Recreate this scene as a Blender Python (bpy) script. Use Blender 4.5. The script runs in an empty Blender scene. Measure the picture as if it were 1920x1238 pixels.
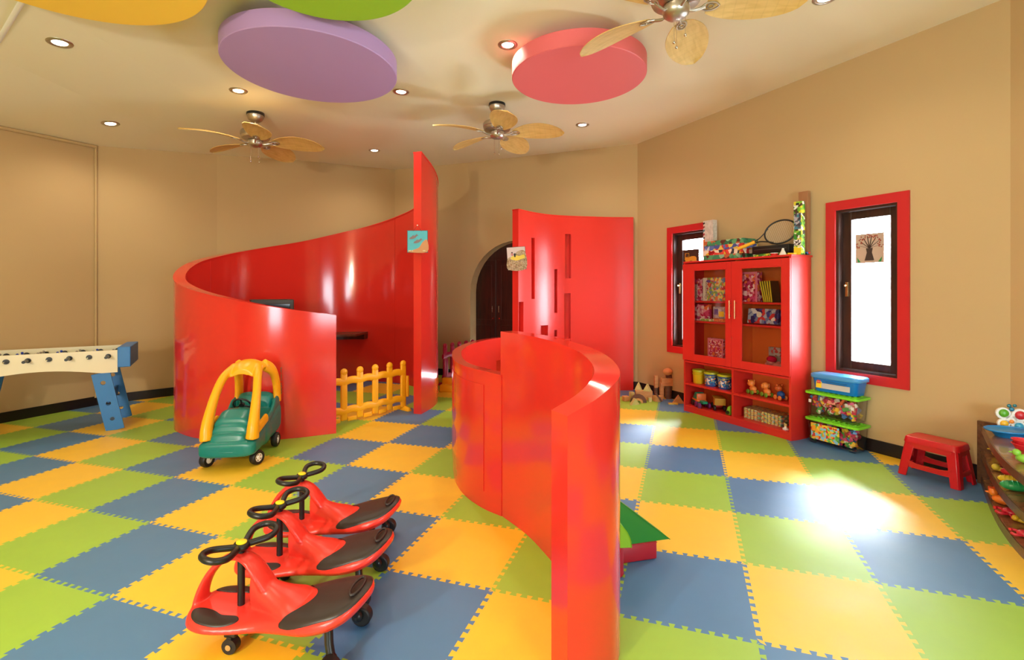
import bpy, bmesh, math, random
from mathutils import Vector, Matrix, Euler
from mathutils.geometry import tessellate_polygon
R = math.radians
sc = bpy.context.scene
COL = sc.collection
F, YC, H = 900.0, 546.0, 1.473          # focal length in px of the 1920 wide frame, horizon row, eye height

# ---------------------------------------------------------------- camera, sky, light, exposure
cam = bpy.data.cameras.new('camera'); cam_o = bpy.data.objects.new('camera', cam); COL.objects.link(cam_o)
cam_o.location = (0, 0, H); cam_o.rotation_euler = (R(90), 0, 0)
cam.sensor_width = 36; cam.lens = F/1920*36; cam.shift_y = -(619-YC)/1920; cam.clip_start = .05
sc.camera = cam_o
sc.view_settings.view_transform = 'Standard'; sc.view_settings.look = 'None'
sc.view_settings.gamma = 1; sc.view_settings.use_curve_mapping = False
sc.view_settings.exposure = 0.0
w = bpy.data.worlds.new('sky'); sc.world = w; w.use_nodes = True
nt = w.node_tree; nt.nodes['Background'].inputs[0].default_value = (0.80, 0.92, 1.0, 1)
nt.nodes['Background'].inputs[1].default_value = 52.0

def link(o, parent=None):
    COL.objects.link(o)
    if parent: o.parent = parent
    return o
def area(name, loc, size, size_y, target, power, color, portal=False):
    l = bpy.data.lights.new(name, 'AREA'); l.shape = 'RECTANGLE'; l.size = size; l.size_y = size_y
    l.energy = power; l.color = color
    if portal: l.cycles.is_portal = True
    o = link(bpy.data.objects.new(name, l)); o.location = loc
    o.rotation_euler = (Vector(target)-Vector(loc)).to_track_quat('-Z', 'Y').to_euler()
    return o

# hazy daylight coming down through the two windows of the right wall
s_ = bpy.data.lights.new('hazy_sun', 'SUN'); s_.energy = 200; s_.angle = math.radians(34); s_.color = (.93, .97, 1.0)
so = link(bpy.data.objects.new('hazy_sun', s_)); el = math.radians(46)
so.rotation_euler = Vector((-.60*math.cos(el), -.80*math.cos(el), -math.sin(el))).to_track_quat('-Z', 'Y').to_euler()
# the lamp behind the camera that throws the soft shadows of the discs and fans
l_ = bpy.data.lights.new('floor_lamp_light', 'POINT'); l_.energy = 340; l_.color = (1, .90, .74); l_.shadow_soft_size = .10
lo = link(bpy.data.objects.new('floor_lamp_light', l_)); lo.location = (-2.5, -1.3, 2.05)

# ---------------------------------------------------------------- helpers
def lin(c):
    c = c/255.0
    return c/12.92 if c <= .04045 else ((c+.055)/1.055)**2.4
def rgb(r, g, b): return (lin(r), lin(g), lin(b), 1)
MATS = {}
def P(name, col, rough=.5, metal=0, spec=.5, coat=0, var=.05, scale=6, bump=0, bscale=60, trans=0, emit=None, estr=0, coat_rough=.05):
    """principled material with a slight procedural colour variation and optional fine relief"""
    if name in MATS: return MATS[name]
    m = bpy.data.materials.new(name); m.use_nodes = True; n = m.node_tree.nodes; l = m.node_tree.links
    b = n['Principled BSDF']
    b.inputs['Roughness'].default_value = rough; b.inputs['Metallic'].default_value = metal
    b.inputs['Specular IOR Level'].default_value = spec; b.inputs['Coat Weight'].default_value = coat
    b.inputs['Coat Roughness'].default_value = coat_rough
    b.inputs['Transmission Weight'].default_value = trans
    tc = n.new('ShaderNodeTexCoord')
    no = n.new('ShaderNodeTexNoise'); no.inputs['Scale'].default_value = scale; no.inputs['Detail'].default_value = 3
    l.new(tc.outputs['Object'], no.inputs['Vector'])
    mr = n.new('ShaderNodeMapRange'); mr.inputs[3].default_value = 1-var; mr.inputs[4].default_value = 1+var
    l.new(no.outputs['Fac'], mr.inputs[0])
    mx = n.new('ShaderNodeVectorMath'); mx.operation = 'SCALE'; mx.inputs[0].default_value = col[:3]
    l.new(mr.outputs[0], mx.inputs['Scale']); l.new(mx.outputs[0], b.inputs['Base Color'])
    if bump:
        nb = n.new('ShaderNodeTexNoise'); nb.inputs['Scale'].default_value = bscale; nb.inputs['Detail'].default_value = 4
        l.new(tc.outputs['Object'], nb.inputs['Vector'])
        bp = n.new('ShaderNodeBump'); bp.inputs['Strength'].default_value = bump; bp.inputs['Distance'].default_value = .01
        l.new(nb.outputs['Fac'], bp.inputs['Height']); l.new(bp.outputs[0], b.inputs['Normal'])
    if emit:
        b.inputs['Emission Color'].default_value = emit; b.inputs['Emission Strength'].default_value = estr
    MATS[name] = m; return m
def PRINT(name, cols, scale=25, rough=.35, seed=0.0, stretch=(1, 1, 1)):
    """printed packaging: patches of flat colours"""
    if name in MATS: return MATS[name]
    m = bpy.data.materials.new(name); m.use_nodes = True; n = m.node_tree.nodes; l = m.node_tree.links
    b = n['Principled BSDF']; b.inputs['Roughness'].default_value = rough
    tc = n.new('ShaderNodeTexCoord'); mp = n.new('ShaderNodeMapping'); mp.inputs['Location'].default_value = (seed, seed*.7, seed*1.3)
    mp.inputs['Scale'].default_value = stretch
    l.new(tc.outputs['Object'], mp.inputs[0])
    ns = n.new('ShaderNodeTexNoise'); ns.inputs['Scale'].default_value = scale*.6; l.new(mp.outputs[0], ns.inputs['Vector'])
    ad = n.new('ShaderNodeMix'); ad.data_type = 'RGBA'; ad.inputs[0].default_value = .06
    l.new(mp.outputs[0], ad.inputs[6]); l.new(ns.outputs['Color'], ad.inputs[7])
    v = n.new('ShaderNodeTexVoronoi'); v.inputs['Scale'].default_value = scale*1.7; v.inputs['Randomness'].default_value = 1; l.new(ad.outputs[2], v.inputs['Vector'])
    sep = n.new('ShaderNodeSeparateColor'); l.new(v.outputs['Color'], sep.inputs[0])
    cr = n.new('ShaderNodeValToRGB'); cr.color_ramp.interpolation = 'CONSTANT'
    e = cr.color_ramp.elements
    for i, c in enumerate(cols):
        el = e[i] if i < 2 else e.new(i/len(cols))
        el.position = i/len(cols); el.color = c
    l.new(sep.outputs[0], cr.inputs[0]); l.new(cr.outputs[0], b.inputs['Base Color'])
    MATS[name] = m; return m
def WOODMAT(name, c1, c2, rough=.35, scale=3, stretch=(1, 12, 12), coat=0):
    if name in MATS: return MATS[name]
    m = bpy.data.materials.new(name); m.use_nodes = True; n = m.node_tree.nodes; l = m.node_tree.links
    b = n['Principled BSDF']; b.inputs['Roughness'].default_value = rough; b.inputs['Coat Weight'].default_value = coat
    tc = n.new('ShaderNodeTexCoord'); mp = n.new('ShaderNodeMapping'); mp.inputs['Scale'].default_value = stretch
    l.new(tc.outputs['Object'], mp.inputs[0])
    no = n.new('ShaderNodeTexNoise'); no.inputs['Scale'].default_value = scale; no.inputs['Detail'].default_value = 5; no.inputs['Distortion'].default_value = .6
    l.new(mp.outputs[0], no.inputs['Vector'])
    cr = n.new('ShaderNodeValToRGB'); e = cr.color_ramp.elements; e[0].position = .35; e[0].color = c1; e[1].position = .65; e[1].color = c2
    l.new(no.outputs['Fac'], cr.inputs[0]); l.new(cr.outputs[0], b.inputs['Base Color'])
    bp = n.new('ShaderNodeBump'); bp.inputs['Strength'].default_value = .08; bp.inputs['Distance'].default_value = .005
    l.new(no.outputs['Fac'], bp.inputs['Height']); l.new(bp.outputs[0], b.inputs['Normal'])
    MATS[name] = m; return m
def GLASS(name, tint=(1, 1, 1, 1), refl=.06):
    if name in MATS: return MATS[name]
    m = bpy.data.materials.new(name); m.use_nodes = True; n = m.node_tree.nodes; l = m.node_tree.links
    n.remove(n['Principled BSDF']); out = n['Material Output']
    t = n.new('ShaderNodeBsdfTransparent'); t.inputs[0].default_value = tint
    g = n.new('ShaderNodeBsdfGlossy'); g.inputs['Roughness'].default_value = .03
    fr = n.new('ShaderNodeLayerWeight'); fr.inputs[0].default_value = refl*5
    mr = n.new('ShaderNodeMath'); mr.operation = 'MULTIPLY'; mr.inputs[1].default_value = .5
    l.new(fr.outputs['Fresnel'], mr.inputs[0])
    mx = n.new('ShaderNodeMixShader'); l.new(mr.outputs[0], mx.inputs[0]); l.new(t.outputs[0], mx.inputs[1]); l.new(g.outputs[0], mx.inputs[2])
    l.new(mx.outputs[0], out.inputs[0]); MATS[name] = m; return m

def thing(name, label, cat, loc=(0, 0, 0), rz=0, group=None, rx=0, ry=0, scale=None):
    o = link(bpy.data.objects.new(name, None)); o.location = loc; o.rotation_euler = (rx, ry, rz)
    o.empty_display_size = .1
    if scale: o.scale = (scale,)*3
    o['label'] = label; o['category'] = cat
    if group: o['group'] = group
    return o
def tag(o, label, cat, group=None):
    o['label'] = label; o['category'] = cat
    if group: o['group'] = group
    return o
def dup(o, loc=None, rz=None, label=None, parent=None):
    c = o.copy(); COL.objects.link(c)
    if parent: c.parent = parent
    for ch in list(o.children): dup(ch, parent=c)
    if loc is not None: c.location = loc
    if rz is not None: c.rotation_euler.z = rz
    if label: c['label'] = label
    return c

class B:
    """a bmesh to which shapes are added; build() links it as ONE object"""
    def __init__(s): s.bm = bmesh.new()
    def _xf(s, vs, M):
        if M is not None: bmesh.ops.transform(s.bm, matrix=M, verts=vs)
    def box(s, c, d, rz=0, M=None, bev=0, rot=None):
        r = bmesh.ops.create_cube(s.bm, size=1); vs = r['verts']
        bmesh.ops.scale(s.bm, vec=d, verts=vs)
        if bev:
            es = list({e for v in vs for e in v.link_edges})
            rr = bmesh.ops.bevel(s.bm, geom=es, offset=bev, segments=2, profile=.5, affect='EDGES')
            vs = list({v for f in rr['faces'] for v in f.verts} | {v for v in vs if v.is_valid})
        T = Matrix.Translation(c) @ (rot.to_4x4() if rot is not None else Matrix.Rotation(rz, 4, 'Z'))
        s._xf(vs, T); s._xf(vs, M); return s
    def cyl(s, p0, p1, r0, r1=None, n=16, M=None, caps=True):
        p0, p1 = Vector(p0), Vector(p1); d = p1-p0; r1 = r0 if r1 is None else r1
        r = bmesh.ops.create_cone(s.bm, cap_ends=caps, segments=n, radius1=r0, radius2=r1, depth=d.length)
        T = Matrix.Translation((p0+p1)/2) @ d.to_track_quat('Z', 'Y').to_matrix().to_4x4()
        s._xf(r['verts'], T); s._xf(r['verts'], M); return s
    def sph(s, c, r, n=12, sc=(1, 1, 1), M=None, rot=None):
        q = bmesh.ops.create_uvsphere(s.bm, u_segments=n, v_segments=max(6, n*2//3), radius=1)
        d = (r*sc[0], r*sc[1], r*sc[2])
        bmesh.ops.scale(s.bm, vec=d, verts=q['verts'])
        T = Matrix.Translation(c) @ (rot.to_4x4() if rot is not None else Matrix.Identity(4))
        s._xf(q['verts'], T); s._xf(q['verts'], M); return s
    def prism(s, pts, z0, z1, M=None, cap=True):
        a = [s.bm.verts.new((p[0], p[1], z0)) for p in pts]; b = [s.bm.verts.new((p[0], p[1], z1)) for p in pts]
        n = len(pts)
        if cap: s.bm.faces.new(a[::-1]); s.bm.faces.new(b)
        for i in range(n): s.bm.faces.new((a[i], a[(i+1) % n], b[(i+1) % n], b[i]))
        s._xf(a+b, M); return s
    def lathe(s, prof, n=24, M=None, c=(0, 0, 0)):
        rings = []
        for r, z in prof:
            if r < 1e-5: rings.append([s.bm.verts.new((0, 0, z))])
            else: rings.append([s.bm.verts.new((r*math.cos(2*math.pi*i/n), r*math.sin(2*math.pi*i/n), z)) for i in range(n)])
        for a, b in zip(rings, rings[1:]):
            for i in range(n):
                j = (i+1) % n
                if len(a) == 1 and len(b) == 1: continue
                if len(a) == 1: s.bm.faces.new((a[0], b[j], b[i]))
                elif len(b) == 1: s.bm.faces.new((a[i], a[j], b[0]))
                else: s.bm.faces.new((a[i], a[j], b[j], b[i]))
        vs = [v for r in rings for v in r]
        s._xf(vs, Matrix.Translation(c)); s._xf(vs, M); return s
    def tube(s, pts, r, n=8, closed=False, M=None, rad=None, sq=None):
        """tube along points; rad = list of radii; sq = (sx, sz) squash of the section"""
        pts = [Vector(p) for p in pts]; N = len(pts); rings = []
        up = Vector((0, 0, 1)); nrm = None
        for i, p in enumerate(pts):
            t = (pts[(i+1) % N]-pts[i-1]) if closed else (pts[min(i+1, N-1)]-pts[max(i-1, 0)])
            t.normalize()
            if nrm is None:
                nrm = t.cross(up if abs(t.z) < .9 else Vector((1, 0, 0))).normalized()
            nrm = (nrm-t*nrm.dot(t)).normalized(); bn = t.cross(nrm)
            rr = rad[i] if rad else r; a, b = sq if sq else (1, 1)
            rings.append([s.bm.verts.new(p+nrm*rr*a*math.cos(2*math.pi*k/n)+bn*rr*b*math.sin(2*math.pi*k/n)) for k in range(n)])
        for i in range(N if closed else N-1):
            a, b = rings[i], rings[(i+1) % N]
            off = 0
            if closed and i == N-1:
                off = min(range(n), key=lambda o: sum((a[k].co-b[(k+o) % n].co).length for k in range(n)))
            for k in range(n): s.bm.faces.new((a[k], a[(k+1) % n], b[(k+1+off) % n], b[(k+off) % n]))
        if not closed: s.bm.faces.new(rings[0][::-1]); s.bm.faces.new(rings[-1])
        s._xf([v for r in rings for v in r], M); return s
    def loft(s, secs, cap=True, M=None):
        """secs: list of rings (equal count) of points"""
        rings = [[s.bm.verts.new(p) for p in q] for q in secs]
        n = len(rings[0])
        for a, b in zip(rings, rings[1:]):
            for k in range(n): s.bm.faces.new((a[k], a[(k+1) % n], b[(k+1) % n], b[k]))
        if cap: s.bm.faces.new(rings[0][::-1]); s.bm.faces.new(rings[-1])
        s._xf([v for r in rings for v in r], M); return s
    def build(s, name, mat, parent=None, smooth=None, bev=0, loc=None, rz=None, kind=None, subsurf=0):
        bmesh.ops.recalc_face_normals(s.bm, faces=s.bm.faces)
        me = bpy.data.meshes.new(name); s.bm.to_mesh(me); s.bm.free()
        if mat is not None: me.materials.append(mat)
        o = link(bpy.data.objects.new(name, me), parent)
        if smooth is not None:
            for p in me.polygons: p.use_smooth = True
            if smooth < 180:
                try: me.set_sharp_from_angle(angle=R(smooth))
                except Exception: pass
        if bev:
            md = o.modifiers.new('bevel', 'BEVEL'); md.width = bev; md.segments = 2; md.limit_method = 'ANGLE'; md.angle_limit = R(40)
        if subsurf:
            md = o.modifiers.new('sub', 'SUBSURF'); md.levels = md.render_levels = subsurf
        if loc is not None: o.location = loc
        if rz is not None: o.rotation_euler.z = rz
        if kind: o['kind'] = kind
        return o
def text(name, s, size, mat, parent, loc, rot, ext=.001, align='CENTER', sx=1):
    c = bpy.data.curves.new(name, 'FONT'); c.body = s; c.size = size; c.extrude = ext; c.align_x = align; c.align_y = 'CENTER'
    t = bpy.data.objects.new(name, c); COL.objects.link(t)
    bpy.context.view_layer.update()
    me = bpy.data.meshes.new_from_object(t.evaluated_get(bpy.context.evaluated_depsgraph_get()))
    bpy.data.objects.remove(t)
    me.materials.clear(); me.materials.append(mat)
    o = link(bpy.data.objects.new(name, me), parent); o.location = loc; o.rotation_euler = rot; o.scale = (sx, 1, 1)
    return o
def fl(px, py):                       # the floor point seen at a pixel of the photograph
    Y = F*H/(py-YC); return Vector(((px-960)/F*Y, Y, 0))
def spline(pts, n=8, closed=False):
    out = []; N = len(pts); D = len(pts[0])
    for i in range(N if closed else N-1):
        p0 = pts[(i-1) % N] if closed or i > 0 else [2*pts[0][k]-pts[1][k] for k in range(D)]
        p1 = pts[i]; p2 = pts[(i+1) % N]
        p3 = pts[(i+2) % N] if closed or i < N-2 else [2*pts[-1][k]-pts[-2][k] for k in range(D)]
        for j in range(n):
            t = j/n
            out.append(tuple(.5*((2*p1[k])+(-p0[k]+p2[k])*t+(2*p0[k]-5*p1[k]+4*p2[k]-p3[k])*t*t+(-p0[k]+3*p1[k]-3*p2[k]+p3[k])*t**3) for k in range(D)))
    if not closed: out.append(tuple(pts[-1]))
    return out
random.seed(4)
# ---------------------------------------------------------------- materials
M_wall = P('wall_paint', rgb(192, 166, 120), .75, var=.02, scale=1.5, bump=.05, bscale=180, spec=.2)
M_ceil = P('ceiling_paint', rgb(238, 230, 200), .8, var=.015, scale=1, spec=.2)
M_red = P('red_paint', rgb(218, 50, 40), .13, var=.03, scale=2, bump=.015, bscale=5, spec=.5, coat=.3, coat_rough=.12)
M_redrough = P('red_brushed_paint', rgb(214, 44, 34), .30, var=.03, scale=2, bump=.12, bscale=9, spec=.6)
M_redcab = P('red_cabinet_paint', rgb(208, 42, 34), .40, var=.03, scale=3, bump=.02, bscale=9)
M_redtrim = P('red_trim_paint', rgb(192, 32, 36), .4, var=.03)
M_base = P('black_skirting', rgb(22, 17, 14), .35, var=.1)
M_white = P('white_plastic', rgb(235, 235, 228), .35)
M_black = P('black_plastic', rgb(20, 20, 20), .35, bump=.02)
M_steel = P('brushed_nickel', rgb(196, 188, 176), .36, metal=1)
M_chrome = P('chrome', rgb(210, 205, 200), .12, metal=1)
M_darkwood = WOODMAT('dark_brown_wood', rgb(38, 14, 8), rgb(62, 24, 12), .3, stretch=(10, 10, 1), coat=.3)
# ================================================================= the setting
C0, C1, C1b, C2, C3, C4 = (-7.0, 2.0), (-5.37, 6.2), (-4.40, 7.16), (-2.13, 8.72), (-.75, 8.24), (1.88, 7.19)
C5, C6, C7 = (3.73, 3.592), (4.15, -1.7), (-7.0, -1.7)
ZB = [(-8.0, 3.05), (-5.4, 3.345), (-4.46, 3.5), (-3.47, 3.60), (-2.1, 3.68), (6.0, 3.68)]      # the ceiling falls towards the left wall
def zc(x):
    for (a, za), (c, zd) in zip(ZB, ZB[1:]):
        if x <= c: return za+(zd-za)*(x-a)/(c-a)
    return 3.68
def zslope(x): return (zc(x+.01)-zc(x-.01))/.02

def struct(o, kind='structure'): o['kind'] = kind; return o
# floor slab and the interlocking foam tiles
b = B(); b.prism([C7, C6, C5, C4, C3, C2, C1b, C1, C0], -.12, -.0125)
floor = struct(b.build('floor', P('floor_screed', rgb(150, 160, 90), .7)))
HM = ((-0.13615862, -0.04838606, 0.6167651), (-0.0017943, 0.01459405, -0.31673147), (0.05053275, -0.14857105, -0.68815586))
def grid(a, c):                        # position on the floor of a point of the tile grid
    v = [r[0]*a+r[1]*c+r[2] for r in HM]
    x = v[0]/v[2]*1000; y = v[1]/v[2]*1000+619
    Y = F*H/(y-YC); return (x/F*Y, Y)
def MAT(name, c, var=.07):
    m = P(name, c, .36, var=var, scale=7, spec=1.0, coat=.65, coat_rough=.62)
    n = m.node_tree.nodes; l = m.node_tree.links; bs = n['Principled BSDF']
    tc = n['Texture Coordinate']
    nb = n.new('ShaderNodeTexNoise'); nb.inputs['Scale'].default_value = 4; nb.inputs['Detail'].default_value = 6; l.new(tc.outputs['Object'], nb.inputs[0])
    mr = n.new('ShaderNodeMapRange'); mr.inputs[1].default_value = .3; mr.inputs[2].default_value = .7; mr.inputs[3].default_value = .5; mr.inputs[4].default_value = .62
    l.new(nb.outputs[0], mr.inputs[0]); l.new(mr.outputs[0], bs.inputs['Roughness'])
    wv = n.new('ShaderNodeTexWave'); wv.inputs['Scale'].default_value = 60; wv.inputs['Distortion'].default_value = 1.5; l.new(tc.outputs['Object'], wv.inputs[0])
    bp = n.new('ShaderNodeBump'); bp.inputs['Strength'].default_value = .06; bp.inputs['Distance'].default_value = .004
    l.new(wv.outputs['Fac'], bp.inputs['Height']); l.new(bp.outputs[0], bs.inputs['Normal'])
    return m
FM = [MAT('blue_foam', rgb(58, 120, 172)), MAT('yellow_foam', rgb(246, 200, 12)), MAT('green_foam', rgb(150, 196, 44))]
OV = {(1, 4): 0, (-1, 4): 2, (2, 4): 1, (0, 5): 0, (1, 5): 2, (0, 6): 2, (1, 6): 1, (0, 7): 1, (-2, 6): 2, (-1, 6): 0, (-2, 7): 1,
      (-3, 7): 0, (-1, 7): 2, (-3, 8): 0, (-2, 8): 0, (-2, 5): 0, (-3, 6): 2, (-1, 5): 1}
A_, p_, ov = .019, 1/11, .005
def edge(i, j, d):
    """jigsaw edge of the grid from (i,j), along a (d=0) or along c (d=1)"""
    pts = [(0, 0)]
    for k in range(11):
        u = k*p_
        pts += [(u+.34*p_+ov, -A_), (u+.34*p_-ov, A_), (u+.76*p_+ov, A_), (u+.76*p_-ov, -A_)]
    if d == 0: return [(i+u, j+v) for u, v in pts]
    return [(i+v, j+u) for u, v in pts]
ROOM = [C7, C6, C5, C4, C3, C2, C1b, C1, C0]
def clip(poly, P0, P1, off=.0):
    nx, ny = -(P1[1]-P0[1]), P1[0]-P0[0]; L = math.hypot(nx, ny); nx /= L; ny /= L
    f = lambda q: (q[0]-P0[0])*nx+(q[1]-P0[1])*ny-off
    out = []
    for k in range(len(poly)):
        a, c = poly[k-1], poly[k]; fa, fc = f(a), f(c)
        if (fa >= 0) != (fc >= 0):
            t = fa/(fa-fc); out.append((a[0]+(c[0]-a[0])*t, a[1]+(c[1]-a[1])*t))
        if fc >= 0: out.append(c)
    return out
rt = random.Random(2)
for i in range(-16, 18):
    for j in range(-4, 16):
        try: cx, cy = grid(i+.5, j+.5); ks = [grid(i+di, j+dj) for di, dj in ((0, 0), (1, 0), (0, 1), (1, 1))]
        except ZeroDivisionError: continue
        if not (.35 < cy < 9.5 and -8 < cx < 6 and abs(cx) < 1.7*cy+2): continue
        if max(abs(k[0]-cx)+abs(k[1]-cy) for k in ks) > 1.3: continue
        e0 = edge(i, j, 0); e1 = edge(i+1, j, 1); e2 = edge(i, j+1, 0)+[(i+1, j+1)]; e3 = edge(i, j, 1)+[(i, j+1)]
        ring = e0 + e1 + e2[::-1][:-1] + e3[::-1][:-1]
        pts = [grid(*q) for q in ring]
        for k in range(len(ROOM)):
            pts = clip(pts, ROOM[k], ROOM[(k+1) % len(ROOM)], .014)
            if len(pts) < 3: break
        if len(pts) < 3: continue
        ar = abs(sum(pts[k-1][0]*pts[k][1]-pts[k][0]*pts[k-1][1] for k in range(len(pts))))/2
        if ar < .004: continue
        mx, my = sum(p[0] for p in pts)/len(pts), sum(p[1] for p in pts)/len(pts)
        dz = rt.uniform(-.0006, 0)
        pl = [(x-mx, y-my) for x, y in pts]; b = B()
        tp = [b.bm.verts.new((x, y, 0)) for x, y in pl]; bt = [b.bm.verts.new((x, y, -.012)) for x, y in pl]
        for tri in tessellate_polygon([[Vector((x, y, 0)) for x, y in pl]]):
            try: b.bm.faces.new([tp[q] for q in tri])
            except ValueError: pass
        for k in range(len(pl)): b.bm.faces.new((tp[k-1], tp[k], bt[k], bt[k-1]))
        b.build('foam_tile', FM[OV.get((i, j), (i+j) % 3)], floor, loc=(mx, my, dz))

# walls
def wall(name, pts, out=.14, n=1, mat=None):
    """a straight wall between two floor points (room inside on the left of the direction), with its top following the ceiling"""
    (x0, y0), (x1, y1) = pts; b = B(); L = math.hypot(x1-x0, y1-y0); nx, ny = (y1-y0)/L*out, -(x1-x0)/L*out
    secs = []
    ts = [0, 1]
    ts = sorted([0, 1]+[(q-x0)/(x1-x0) for q, _ in ZB if (x0-q)*(x1-q) < 0])
    for t in ts:
        x, y = x0+(x1-x0)*t, y0+(y1-y0)*t; z = zc(x)+.02
        secs.append([(x, y, -.12), (x+nx, y+ny, -.12), (x+nx, y+ny, z), (x, y, z)])
    b.loft(secs); return struct(b.build(name, mat or M_wall))
wall('wall_left', (C1, C0)); wall('wall_left_rear', (C0, C7))
wall('wall_back_left', (C1b, C1)); wall('wall_back_middle', (C2, C1b)); wall('wall_back', (C3, C2)); wall('wall_right_front', (C6, C5))
# rear wall behind the camera with two unseen window openings, sized for the light they let in
def holed(name, p0, p1, holes, out=.14, mat=None, ztop=3.70):
    """wall from p0 to p1 (inside on the left) with rectangular openings (s0, s1, z0, z1)"""
    (x0, y0), (x1, y1) = p0, p1; L = math.hypot(x1-x0, y1-y0); ux, uy = (x1-x0)/L, (y1-y0)/L; nx, ny = uy*out, -ux*out
    S = sorted({0, L} | {h[0] for h in holes} | {h[1] for h in holes}); Z = sorted({-.12, ztop} | {h[2] for h in holes} | {h[3] for h in holes})
    b = B(); V = {}
    def v(s, z, o):
        k = (round(s, 4), round(z, 4), o)
        if k not in V: V[k] = b.bm.verts.new((x0+ux*s+(nx if o else 0), y0+uy*s+(ny if o else 0), z))
        return V[k]
    def hole(sm, zm): return any(h[0] < sm < h[1] and h[2] < zm < h[3] for h in holes)
    for a, c in zip(S, S[1:]):
        for d, e in zip(Z, Z[1:]):
            if hole((a+c)/2, (d+e)/2): continue
            b.bm.faces.new((v(a, d, 0), v(c, d, 0), v(c, e, 0), v(a, e, 0))); b.bm.faces.new((v(a, d, 1), v(a, e, 1), v(c, e, 1), v(c, d, 1)))
    for s0, s1, z0, z1 in list(holes)+[(0, L, -.12, ztop)]:
        for q in (((s0, z0), (s1, z0)), ((s1, z0), (s1, z1)), ((s1, z1), (s0, z1)), ((s0, z1), (s0, z0))):
            (a, d), (c, e) = q
            if holes and (s0, s1) != (0, L):
                ss = sorted([t for t in S if min(a, c) <= t <= max(a, c)]); zz = sorted([t for t in Z if min(d, e) <= t <= max(d, e)])
            else:
                ss = sorted([t for t in S if min(a, c) <= t <= max(a, c)]); zz = sorted([t for t in Z if min(d, e) <= t <= max(d, e)])
            if d == e:
                for t0, t1 in zip(ss, ss[1:]): b.bm.faces.new((v(t0, d, 0), v(t1, d, 0), v(t1, d, 1), v(t0, d, 1)))
            else:
                for t0, t1 in zip(zz, zz[1:]): b.bm.faces.new((v(a, t0, 0), v(a, t1, 0), v(a, t1, 1), v(a, t0, 1)))
    return struct(b.build(name, mat or M_wall))
holed('wall_rear', C7, C6, [(4.7, 5.8, .65, 2.0), (8.4, 10.4, .65, 2.0)])
# right wall: C5 -> C4 (room on the left); distance s measured from C5
LR = math.hypot(C5[0]-C4[0], C5[1]-C4[1]); UR = Vector(((C4[0]-C5[0])/LR, (C4[1]-C5[1])/LR, 0)); NR = Vector((-UR.y, UR.x, 0))  # NR points into the room
def rw(s, d, z=0): p = Vector((C5[0], C5[1], 0))+UR*s+NR*d; return (p.x, p.y, z)
WIN = [(.633+.12-.02, 1.335-.16+.0, .70, 2.25)]
s_of = lambda Y: (Y-C5[1])/UR.y
W2 = (s_of(4.225), s_of(4.69), .70, 2.26); W1 = (s_of(6.04), s_of(6.57), .72, 2.26)
holed('wall_right', C5, C4, [W2, W1], out=.16)
# arched wall: C4 -> C3
def arched(name, p0, p1, s0, s1, zs, rad, out=.22):
    (x0, y0), (x1, y1) = p0, p1; L = math.hypot(x1-x0, y1-y0); ux, uy = (x1-x0)/L, (y1-y0)/L; nx, ny = uy*out, -ux*out
    zt = 3.70; sm = (s0+s1)/2; arc = [(sm+(s1-s0)/2*math.cos(math.pi*k/20), zs+rad*math.sin(math.pi*k/20)) for k in range(21)]
    b = B()
    def face(lst): 
        a = [b.bm.verts.new((x0+ux*s, y0+uy*s, z)) for s, z in lst]; c = [b.bm.verts.new((x0+ux*s+nx, y0+uy*s+ny, z)) for s, z in lst]
        b.bm.faces.new(a); b.bm.faces.new(c[::-1]); 
        for k in range(len(lst)): b.bm.faces.new((a[k-1], a[k], c[k], c[k-1]))
    face([(0, -.12), (s0, -.12), (s0, zt), (0, zt)]); face([(s1, -.12), (L, -.12), (L, zt), (s1, zt)])
    for (a, za), (c, zd) in zip(arc, arc[1:]): face([(c, zd), (a, za), (a, zt), (c, zt)])
    face([(s0, -.12), (s1, -.12), (s1, -.02), (s0, -.02)])
    bmesh.ops.remove_doubles(b.bm, verts=b.bm.verts, dist=1e-4)
    return struct(b.build(name, M_wall))
LA = math.hypot(C4[0]-C3[0], C4[1]-C3[1])
AS0, AS1 = LA-.04-1.72, LA-.04
arched('wall_arch', C4, C3, AS0, AS1, 1.45, .86)
# ceiling
b = B(); xs = [q for q, _ in ZB]
secs = [[(x, -2, zc(x)), (x, 9.5, zc(x)), (x, 9.5, zc(x)+.1), (x, -2, zc(x)+.1)] for x in xs]
b.loft(secs); struct(b.build('ceiling', M_ceil))
b = B(); P0, P1 = Vector((-4.0, 3.79, zc(-4.0)-.004)), Vector((-2.5, 2.75, zc(-2.5)-.004))
b.tube([P0-(P1-P0)*.9, P1], .018, 8, sq=(1, .6)); struct(b.build('trim_1', P('ceiling_bead', rgb(236, 232, 220), .6), smooth=60))
# skirting
def skirt(name, p0, p1, s0=0, s1=None):
    (x0, y0), (x1, y1) = p0, p1; L = math.hypot(x1-x0, y1-y0); s1 = L if s1 is None else s1; ux, uy = (x1-x0)/L, (y1-y0)/L
    b = B(); q = lambda s, d: (x0+ux*s-uy*d, y0+uy*s+ux*d)
    b.prism([q(s0, -.002), q(s1, -.002), q(s1, .012), q(s0, .012)], 0, .115); return struct(b.build(name, M_base))
skirt('baseboard_left', C1, C0); skirt('baseboard_back_left', C1b, C1); skirt('baseboard_back_middle', C2, C1b); skirt('baseboard_back', C3, C2)
skirt('baseboard_right', C5, C4); skirt('baseboard_arch', C4, C3, 0, AS0); skirt('baseboard_right_front', C6, C5)
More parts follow.
